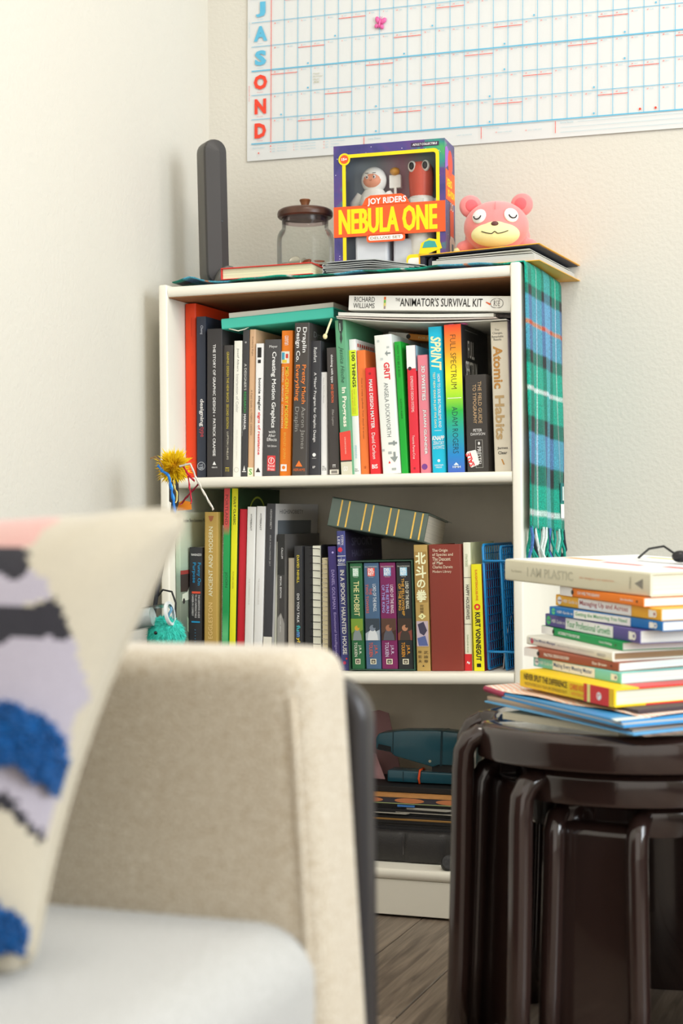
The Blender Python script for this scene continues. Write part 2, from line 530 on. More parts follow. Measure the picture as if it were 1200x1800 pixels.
def do_print(root, p, t, h, i=0):
    """p = (kind, ...) with fractions: f runs from the head (0) to the tail (1), a across the spine from left (0)"""
    k = p[0]
    X = lambda a: -t / 2 + t * a
    Z = lambda f: h * (1 - f)
    y = PRINT_Y - .00003 * i
    if k in ('D', 'U', 'H'):                  # lettering: reads down, up, or level
        _, s, f0, f1, a0, a1, c = p[:7]
        bold = p[7] if len(p) > 7 else 0.0
        shear = p[8] if len(p) > 8 else 0.0
        if k == 'D':
            O, A, B = (X(a0), y, Z(f0)), (0, 0, -(f1 - f0) * h), (t * (a1 - a0), 0, 0)
        elif k == 'U':
            O, A, B = (X(a1), y, Z(f1)), (0, 0, (f1 - f0) * h), (-t * (a1 - a0), 0, 0)
        else:
            O, A, B = (X(a0), y, Z(f1)), (t * (a1 - a0), 0, 0), (0, 0, (f1 - f0) * h)
        letter(root, s, O, A, B, c, bold, shear, 'title' if (f1 - f0) > .12 else 'lettering', align='LEFT', rough=.45)
    elif k == 'R':                            # printed block
        _, f0, f1, a0, a1, c = p[:6]
        m = p[6] if len(p) > 6 else None
        decal(root, [(X(a0), y, Z(f1)), (X(a1), y, Z(f1)), (X(a1), y, Z(f0)), (X(a0), y, Z(f0))], c, 'printed_band', m=m)
    elif k == 'O':                            # disc or ring
        _, f, a, rad, c = p[:5]
        n = 20
        pts = [(X(a) + rad * t * math.cos(2 * math.pi * q / n), y, Z(f) + rad * t * math.sin(2 * math.pi * q / n)) for q in range(n)]
        if len(p) > 5:
            mb = MB()
            q2 = [(X(a) + rad * p[5] * t * math.cos(2 * math.pi * q / n), y, Z(f) + rad * p[5] * t * math.sin(2 * math.pi * q / n)) for q in range(n)]
            mb.add(pts + q2, [(i, (i + 1) % n, (i + 1) % n + n, i + n) for i in range(n)])
            mb.build('publisher_mark', mat(c, .5, 'ink'), root)
        else:
            decal(root, pts, c, 'publisher_mark')
    elif k == 'P':                            # any printed outline, list of (a, f)
        _, pts, c = p[:3]
        decal(root, [(X(a), y, Z(f)) for a, f in pts], c, 'printed_mark')
    elif k == 'S':                            # print on the right-hand board: lettering (f0,f1 down, b0,b1 back from the spine in metres)
        _, s, f0, f1, b0, b1, c = p[:7]
        letter(root, s, (t / 2 + .0003 + .00003 * i, b0, Z(f1)), (0, b1 - b0, 0), (0, 0, (f1 - f0) * h), c, p[7] if len(p) > 7 else 0, 0, 'cover_lettering')
    elif k == 'B':                            # block on the right-hand board
        _, f0, f1, b0, b1, c = p[:6]
        m = p[6] if len(p) > 6 else None
        decal(root, [(t / 2 + .00025 + .00003 * i, b0, Z(f1)), (t / 2 + .00025 + .00003 * i, b1, Z(f1)), (t / 2 + .00025 + .00003 * i, b1, Z(f0)), (t / 2 + .00025 + .00003 * i, b0, Z(f0))], c, 'cover_print', m=m)

WH = (238, 234, 226); BK = (30, 28, 28); DK = (52, 50, 50); RD = (205, 40, 40)
def tri(f0, f1, a0, a1, c):
    return ('P', [(a0, f1), (a1, f1), ((a0 + a1) / 2, f0)], c)
GU = 'books standing on the upper shelf'
GM = 'books standing on the middle shelf'
ZU = Z1R + 0.0003
RAINBOW = ramp_mat([(0, (60, 90, 175)), (.12, (20, 120, 185)), (.28, (20, 150, 150)), (.42, (40, 170, 60)), (.52, (150, 205, 40)), (.66, (245, 215, 30)), (.82, (245, 140, 30)), (1, (225, 60, 30))], 2, .4, 'rainbow_print')
PORT = ramp_mat([(0, (20, 130, 80)), (.2, (90, 180, 120)), (.32, (20, 140, 75)), (.74, (25, 150, 80)), (.80, (200, 80, 75)), (1, (215, 70, 75))], 2, .4, 'green_red_print')
# key, x, y, tilt, t, h, d, cover, hard, label, prints, extra
UP = [
 ('art_book', 27.1, 68, .31, 20.8, 307.7, 195, (214, 62, 24), 1, 'tall orange-red hardback against the left side panel of the upper shelf',
  [('R', .08 + i * .0, .19, .58, .60, (150, 40, 20)) for i in range(1)] + [('R', .30, .35, .62, .635, (150, 40, 20)), ('R', .30, .34, .78, .79, (150, 40, 20)), ('R', .49, .58, .62, .635, (150, 40, 20)), ('R', .49, .55, .78, .79, (150, 40, 20)), ('R', .87, .90, .6, .62, (150, 40, 20))]),
 ('paperback_book', 50.7, 60, .41, 17.6, 282.7, 215, (46, 52, 66), 0, 'navy paperback titled designing type beside the tall orange-red book',
  [('D', 'Cheng', .055, .11, .40, .72, (190, 195, 205)), ('D', 'designing', .51, .68, .28, .80, WH, .02), ('D', 'type', .684, .745, .28, .80, (190, 70, 75)), ('O', .925, .5, .42, (170, 178, 190), .88), ('D', 'YB', .91, .945, .3, .7, (170, 178, 190))]),
 ('paperback_book', 80.0, 50, .69, 28.2, 258.8, 205, (52, 50, 51), 0, 'black paperback, The Story of Graphic Design, white capitals down the spine',
  [('D', 'THE STORY OF GRAPHIC DESIGN ◦ PATRICK CRAMSIE', .105, .855, .40, .58, WH, .012), tri(.890, .914, .38, .62, WH), ('H', 'ABRAMS', .926, .936, .32, .70, WH)]),
 ('paperback_book', 102.3, 55, .96, 17.9, 229.6, 200, (62, 59, 58), 0, 'charcoal book with yellow title, Graphic Design The New Basics',
  [('D', 'GRAPHIC DESIGN THE NEW BASICS', .05, .43, .38, .62, (196, 178, 60)), ('D', 'SECOND EDITION', .445, .63, .38, .62, (196, 178, 60)), ('D', 'LUPTON | PHILLIPS', .655, .865, .38, .62, (200, 196, 176)), ('R', .925, .93, .3, .7, (196, 178, 60)), ('R', .935, .955, .32, .36, (196, 178, 60)), ('R', .935, .955, .48, .52, (196, 178, 60)), ('R', .935, .955, .64, .68, (196, 178, 60))]),
 ('paperback_book', 119.6, 55, 1.38, 14.6, 236.4, 190, (226, 220, 208), 0, 'off-white paperback, Josef Albers Interaction of Color, grey title',
  [('D', 'Josef Albers', .055, .225, .35, .65, (120, 118, 114)), ('D', 'Interaction of Color', .245, .525, .33, .67, (160, 158, 154)), ('D', '50th Anniversary Edition', .65, .87, .40, .60, (196, 192, 184), 0, .2), ('O', .945, .5, .3, (180, 176, 170), .85)]),
 ('paperback_book', 133.9, 55, 1.46, 11.6, 254.6, 200, (58, 58, 60), 0, "dark grey book with the green word research, A Designer's Research Manual",
  [('O', .085, .5, .15, (150, 150, 150)), ('D', "A DESIGNER'S", .23, .41, .32, .70, (205, 205, 200)), ('D', 'RESEARCH', .42, .56, .32, .70, (60, 150, 80), .01), ('D', 'MANUAL', .572, .68, .32, .70, WH, .02), ('D', 'HOW TO SUCCEED IN DESIGN', .57, .72, .08, .2, (180, 180, 180)), tri(.92, .955, .35, .7, WH), ('R', .96, .965, .2, .85, WH)]),
 ('hardback_book', 146.1, 55, 1.45, 11.4, 254.8, 200, (196, 160, 126), 1, 'tan cloth-coloured book, A Field Guide to Fabric Design',
  [('D', 'Kimberly Kight', .05, .18, .40, .70, (110, 84, 66)), ('D', 'A Field Guide to FABRIC DESIGN', .41, .715, .36, .66, (120, 92, 74)), ('R', .935, .999, .02, .98, (214, 218, 190)), ('H', 'S', .945, .985, .25, .75, (90, 160, 60), .02)]),
 ('paperback_book', 161.5, 52, 1.47, 14.5, 229.5, 180, (234, 230, 224), 0, 'white paperback with a big black exclamation mark and red title, signs of resistance',
  [('R', .03, .105, .22, .72, BK), ('R', .122, .147, .28, .66, BK), ('D', 'bonnie siegler', .26, .505, .30, .74, BK, .02), ('D', 'signs of resistance', .515, .835, .30, .74, RD, .02), tri(.93, .965, .2, .8, DK)]),
 ('paperback_book', 185.7, 50, 1.55, 29.0, 234.9, 190, (66, 65, 66), 0, 'thick charcoal manual, Creating Motion Graphics, with a red publisher square',
  [('H', 'Meyer', .042, .066, .30, .82, WH), ('D', 'Creating Motion Graphics', .09, .645, .42, .76, WH, .022), ('H', 'with', .662, .684, .34, .76, WH), ('H', 'After', .69, .712, .32, .78, WH), ('H', 'Effects', .718, .742, .24, .86, WH), ('H', '5th Edition', .771, .785, .28, .86, WH), ('R', .848, .96, .28, .80, (200, 60, 62)), ('O', .885, .54, .2, WH, .84), ('H', 'f', .868, .90, .48, .60, WH), ('H', 'Focal', .912, .932, .34, .74, WH), ('H', 'Press', .936, .956, .34, .74, WH)]),
 ('hardback_book', 210.1, 55, 1.65, 20.4, 249.5, 195, (232, 118, 30), 0, 'bright orange book, Mid-Century Modern, with a small chair picture on the spine',
  [('D', 'conran', .035, .10, .28, .62, WH), ('R', .143, .225, .0, .74, (226, 220, 205)), ('R', .15, .20, .05, .3, (70, 150, 180)), ('R', .16, .19, .4, .62, (200, 60, 50)), ('R', .2, .222, .1, .5, (220, 190, 60)), ('D', 'MID-CENTURY MODERN', .25, .67, .40, .70, (245, 205, 60), .005), ('D', 'INTERIORS · FURNITURE · DESIGN DETAILS', .25, .67, .10, .24, (245, 225, 190)), ('D', 'BRADLEY QUINN', .70, .88, .30, .55, (240, 170, 70)), ('R', .918, .965, .12, .66, WH), ('O', .94, .38, .15, (232, 118, 30))]),
 ('hardback_book', 240.1, 45, 1.79, 27.2, 260.3, 200, (66, 62, 60), 1, 'dark book, Draplin Design Co., white, orange and grey title in two lines',
  [('D', 'Draplin', .03, .195, .50, .84, WH, .012), ('D', 'Design Co.', .03, .255, .08, .42, WH, .012), ('D', 'Pretty Much', .275, .53, .50, .84, (232, 120, 50), .012), ('D', 'Everything', .275, .51, .08, .42, (232, 120, 50), .012), ('D', 'Aaron James', .55, .825, .50, .84, (140, 138, 134)), ('D', 'Draplin', .55, .71, .08, .42, (140, 138, 134)), tri(.90, .94, .25, .72, (225, 110, 45)), ('H', 'ABRAMS', .952, .97, .1, .9, (200, 100, 50)), ('S', 'Draplin', .05, .10, .02, .09, (120, 120, 120))]),
 ('paperback_book', 263.5, 55, 1.27, 19.6, 229.6, 190, (54, 54, 58), 0, 'black paperback, A New Program for Graphic Design, thin white title',
  [('D', 'Reinfurt', .05, .16, .36, .66, WH), ('D', 'A *New* Program for Graphic Design', .235, .75, .34, .66, WH, .008), ('O', .845, .5, .16, WH), ('R', .87, .873, .3, .7, (160, 160, 160)), ('H', 'IP', .928, .945, .38, .62, WH)]),
 ('paperback_book', 279.8, 60, .55, 11.4, 176.2, 150, (234, 231, 226), 0, 'short white paperback between two dark books, tiny grey title',
  [('D', 'How to Think More Effectively', .055, .30, .36, .56, (150, 148, 146)), ('H', 'THE', .905, .917, .2, .6, DK), ('H', 'SCHOOL', .921, .933, .2, .9, DK), ('H', 'OF LIFE', .937, .949, .2, .9, DK)]),
 ('paperback_book', 287.3, 75, .3, 1.8, 172, 150, (206, 80, 60), 0, 'very thin red-edged booklet beside the short white paperback', []),
 ('paperback_book', 300.6, 55, -.77, 18.4, 216.8, 180, (62, 58, 57), 0, 'dark brown-black paperback, thinking with type, orange second edition line',
  [('D', 'thinking with type', .055, .275, .34, .62, WH, .01), ('D', '2ND EDITION', .285, .43, .36, .60, (226, 100, 60), .01), ('D', 'Ellen Lupton', .485, .61, .34, .60, (160, 156, 152), 0, .2), ('R', .915, .92, .35, .65, WH), ('R', .922, .938, .38, .42, WH), ('R', .922, .938, .56, .60, WH), ('R', .955, .990, .06, .94, (214, 208, 196)), ('R', .962, .984, .2, .8, (120, 116, 110))]),
 ('hardback_book', 325.1, 50, -2.22, 19.6, 261.8, 200, (88, 150, 114), 1, 'green hardback with a pen drawing, In Progress, red and grey foot',
  [('P', [(.35, 0.0), (.75, 0.0), (.75, .06), (.62, .09), (.66, .12), (.52, .155), (.42, .12), (.48, .09), (.35, .06)], (48, 60, 56)), ('R', .02, .07, .44, .52, (150, 180, 165)), ('D', 'Jessica Hische', .17, .405, .26, .72, (44, 80, 64), 0, .35), ('D', 'In Progress', .435, .69, .28, .78, (232, 226, 200), .03), ('P', [(0, .725), (1, .715), (1, .905), (0, .905)], (206, 66, 56)), ('D', 'CHRONICLE BOOKS', .755, .865, .42, .54, (230, 190, 180)), ('R', .905, .915, 0, 1, (60, 50, 46)), ('R', .915, 1, 0, 1, (190, 188, 170)), ('H', 'GO', .945, .975, .22, .6, (236, 234, 220), 0, .3)]),
 ('paperback_book', 339.9, 60, -1.75, 12.2, 229.7, 190, (232, 230, 218), 0, 'white and lime paperback, 100 Things, black capitals',
  [('R', .08, .565, 0, 1, (200, 214, 40)), ('D', '100 THINGS', .095, .355, .32, .82, BK, .03), ('D', 'EVERY DESIGNER NEEDS', .37, .55, .45, .65, (150, 150, 30)), ('D', 'TO KNOW ABOUT PEOPLE', .37, .55, .15, .35, (196, 110, 40)), ('D', 'WEINSCHENK', .78, .88, .3, .6, (130, 180, 196)), ('H', 'New', .95, .96, .2, .6, DK), ('H', 'Riders', .964, .974, .2, .8, DK)] + [('B', .03, .055, .008 + .011 * i, .014 + .011 * i, (190, 60, 40)) for i in range(8)]),
 ('paperback_book', 354.0, 60, -1.56, 14.6, 210.5, 180, (228, 112, 52), 0, 'light orange paperback on making typefaces, small dark title',
  [('D', 'How to create typefaces. From sketch to screen', .225, .71, .38, .60, (110, 50, 30)), ('D', 'tm', .93, .95, .4, .7, (140, 60, 30))]),
 ('paperback_book', 374.3, 55, -2.57, 18.2, 179.7, 160, (204, 40, 46), 0, 'short red paperback, Make Design Matter, white title',
  [('O', .055, .45, .12, (150, 30, 36)), ('D', 'MAKE DESIGN MATTER', .11, .57, .32, .66, WH, .02), ('D', 'David Carlson', .61, .855, .32, .66, (240, 220, 215)), ('H', 'BIS', .905, .945, .2, .75, WH, .02)]),
 ('hardback_book', 403.9, 50, -3.34, 30.4, 233.0, 165, (214, 218, 212), 1, 'pale grey jacketed hardback, GRIT, with grey arrows, tilted left',
  [('D', 'GRIT', .20, .325, .46, .80, (200, 40, 48), .03), ('D', 'ANGELA DUCKWORTH', .345, .735, .40, .64, (110, 116, 116)),
   ('R', .13, .142, .62, .9, (128, 136, 136)), ('P', [(.58, .135), (.72, .115), (.72, .157)], (128, 136, 136)), ('R', .035, .05, .16, .3, (176, 182, 180)), ('R', .085, .10, .7, .85, (170, 176, 176)), ('R', .165, .18, .3, .45, (182, 188, 186)),
   ('R', .775, .79, .45, .95, (128, 136, 136)), ('R', .765, .80, .72, .82, (128, 136, 136)), ('R', .84, .858, .4, .6, (150, 156, 156)), ('R', .845, .88, .70, .82, (128, 136, 136)), ('P', [(.5, .88), (.95, .88), (.74, .92)], (128, 136, 136)), ('R', .82, .835, .05, .2, (160, 166, 166)), ('R', .96, .975, .55, .8, (150, 156, 156)), tri(.905, .925, .38, .5, RD)]),
 ('paperback_book', 425.9, 55, -2.88, 11.2, 221.5, 160, (22, 150, 46), 0, 'vivid green paperback, How to Be a Boss, beside the grey arrow book',
  [('D', 'HOW TO BE A BOSS', .03, .27, .36, .68, (14, 84, 30)), ('D', 'JUSTIN KERR', .43, .585, .36, .66, (14, 84, 30))]),
 ('paperback_book', 433.3, 92, -2.3, 2.4, 219, 150, (38, 92, 150), 0, 'thin blue booklet set back beside the vivid green paperback', []),
 ('paperback_book', 443.3, 55, -1.42, 15.4, 214.0, 150, (202, 44, 58), 0, 'white-topped red paperback, Expressive Design Systems, black dot on the spine',
  [('R', 0, .18, 0, 1, (226, 224, 220)), ('O', .18, .33, .2, (50, 44, 46)), ('D', 'EXPRESSIVE DESIGN SYSTEMS', .24, .52, .36, .66, (240, 200, 200)), ('D', 'Yesenia Perez-Cruz', .70, .885, .36, .62, (240, 200, 200)), ('R', .95, .965, .4, .6, (140, 30, 40)), ('B', 0, .2, .0, .15, (150, 176, 190))]),
 ('paperback_book', 462.5, 55, -1.26, 17.8, 197.2, 150, (208, 118, 132), 0, 'pink paperback, 3D Sweeties, white letters edged in black',
  [('D', '3D SWEETIES', .088, .387, .33, .75, (70, 40, 50), .035), ('D', '3D SWEETIES', .09, .385, .36, .72, (240, 230, 235), .02), ('D', 'JULIAN GLANDER', .458, .842, .33, .75, (70, 40, 50), .035), ('D', 'JULIAN GLANDER', .46, .84, .36, .72, (240, 230, 235), .02), ('O', .942, .4, .28, (110, 60, 130))]),
 ('hardback_book', 487.1, 50, -1.23, 24.2, 242.4, 165, (20, 168, 200), 1, 'cyan hardback, SPRINT, with a large slanted pale yellow title',
  [('D', 'SPRINT', .065, .30, .16, .90, (238, 232, 170), .03, .25), ('D', 'HOW TO SOLVE BIG PROBLEMS AND', .325, .69, .56, .76, (220, 240, 240), .006), ('D', 'TEST NEW IDEAS IN JUST FIVE DAYS', .31, .69, .22, .42, (238, 232, 170), .006), ('R', .708, .711, .25, .75, (220, 240, 240)), ('H', 'KNAPP', .745, .775, .08, .94, WH, .03, .15), ('H', 'ZERATSKY', .782, .806, .12, .92, (215, 240, 240), 0, .1), ('H', '& KOWITZ', .812, .835, .14, .92, (215, 240, 240), 0, .1), ('O', .915, .5, .1, WH), ('H', 'BANTAM', .94, .951, .2, .8, (215, 240, 240)), ('H', 'PRESS', .955, .966, .28, .7, (215, 240, 240))]),
 ('hardback_book', 518.0, 45, -1.06, 29.8, 244.0, 165, (40, 40, 42), 1, 'rainbow-spined hardback, Full Spectrum, with a black front board',
  [('R', .0, 1., .02, .98, (0, 0, 0), RAINBOW), ('D', 'FULL SPECTRUM', .07, .435, .34, .66, (70, 50, 20), -.004), ('R', .494, .499, .1, .9, (220, 235, 200)), ('D', 'ADAM ROGERS', .555, .87, .34, .66, (20, 56, 70), -.004), tri(.93, .948, .35, .65, (200, 215, 235)), ('H', 'HMH', .953, .968, .3, .75, (210, 225, 240), .01),
   ('S', 'FULL', .10, .22, .035, .075, (225, 225, 225), .01), ('S', 'SPECTRUM', .24, .36, .02, .09, (225, 225, 225), .01), ('B', .03, .035, .02, .10, (120, 120, 120))]),
 ('hardback_book', 554.2, 45, -.99, 36.6, 159.7, 115, (58, 55, 53), 1, 'small thick dark hardback, The Field Guide to Typography, with a red SALE sticker',
  [('D', 'THE FIELD GUIDE', .07, .50, .60, .76, (190, 160, 120)), ('D', 'TO TYPOGRAPHY', .10, .50, .36, .52, (190, 160, 120)), ('R', .085, .086, .2, .8, (80, 76, 72)), ('H', 'PETER', .555, .585, .34, .74, WH), ('H', 'DAWSON', .595, .622, .22, .88, WH), ('R', .668, .955, .42, .76, (150, 150, 146)), ('R', .672, .951, .44, .74, (58, 55, 53)), ('D', 'PRESTEL', .74, .93, .50, .68, WH), ('P', [(.59, .685), (.64, .70), (.62, .72), (.56, .72), (.54, .70)], WH),
   ('P', [(.0, .80), (.05, .785), (.40, .77), (.46, .78), (.58, .90), (.56, .92), (.22, .95), (.16, .94)], (236, 232, 226))]),
 ('hardback_book', 595.6, 50, -1.20, 29.2, 244.8, 165, (206, 200, 186), 1, 'beige hardback, Atomic Habits, large gold title, at the right end of the upper shelf',
  [('H', 'Tiny', .045, .062, .26, .52, DK), ('H', 'Changes,', .066, .085, .12, .70, DK), ('H', 'Remarkable', .089, .105, .08, .74, DK), ('H', 'Results', .109, .124, .18, .62, DK), ('D', 'Atomic', .16, .445, .12, .66, (176, 128, 66), .03), ('D', 'Habits', .49, .785, .14, .68, (176, 150, 110), .03), ('H', 'James', .832, .853, .20, .80, BK, .01), ('H', 'Clear', .862, .883, .24, .76, BK, .01), ('P', [(.40, .915), (.48, .915), (.60, .952), (.52, .952)], (176, 128, 66))]),
 ('paperback_book', 616.0, 46, -.6, 4.2, 262, 150, (86, 62, 140), 0, 'thin purple book squeezed against the right side panel of the upper shelf', [('R', .5, .75, 0, 1, (150, 50, 90)), ('R', .75, .9, 0, 1, (60, 60, 120))]),
]
for nm, x, y, ln, t, h, d, cv, hd, lb, pr in UP:
    bk = book(nm, lb, t / 1000, h / 1000, d / 1000, cv, (x / 1000, y / 1000, ZU + abs(math.sin(R(ln))) * t / 2000), ln, hard=bool(hd), group=GU, prints=pr)
    if 'SALE' in lb:
        letter(bk, 'SALE', (-.004, PRINT_Y - .0008, .0115), (-.0075, 0, .0215), (-.0085, 0, -.0026), (206, 40, 44), .03, 0, 'sticker_lettering')
    if 'Full Spectrum' in lb:
        for k in range(2):
            MB().box(-.008 + .020 * k, .001 + .020 * k, .004, .02, .244, .2452).build('sticky_flag', mat((232, 110, 170), .6), bk)

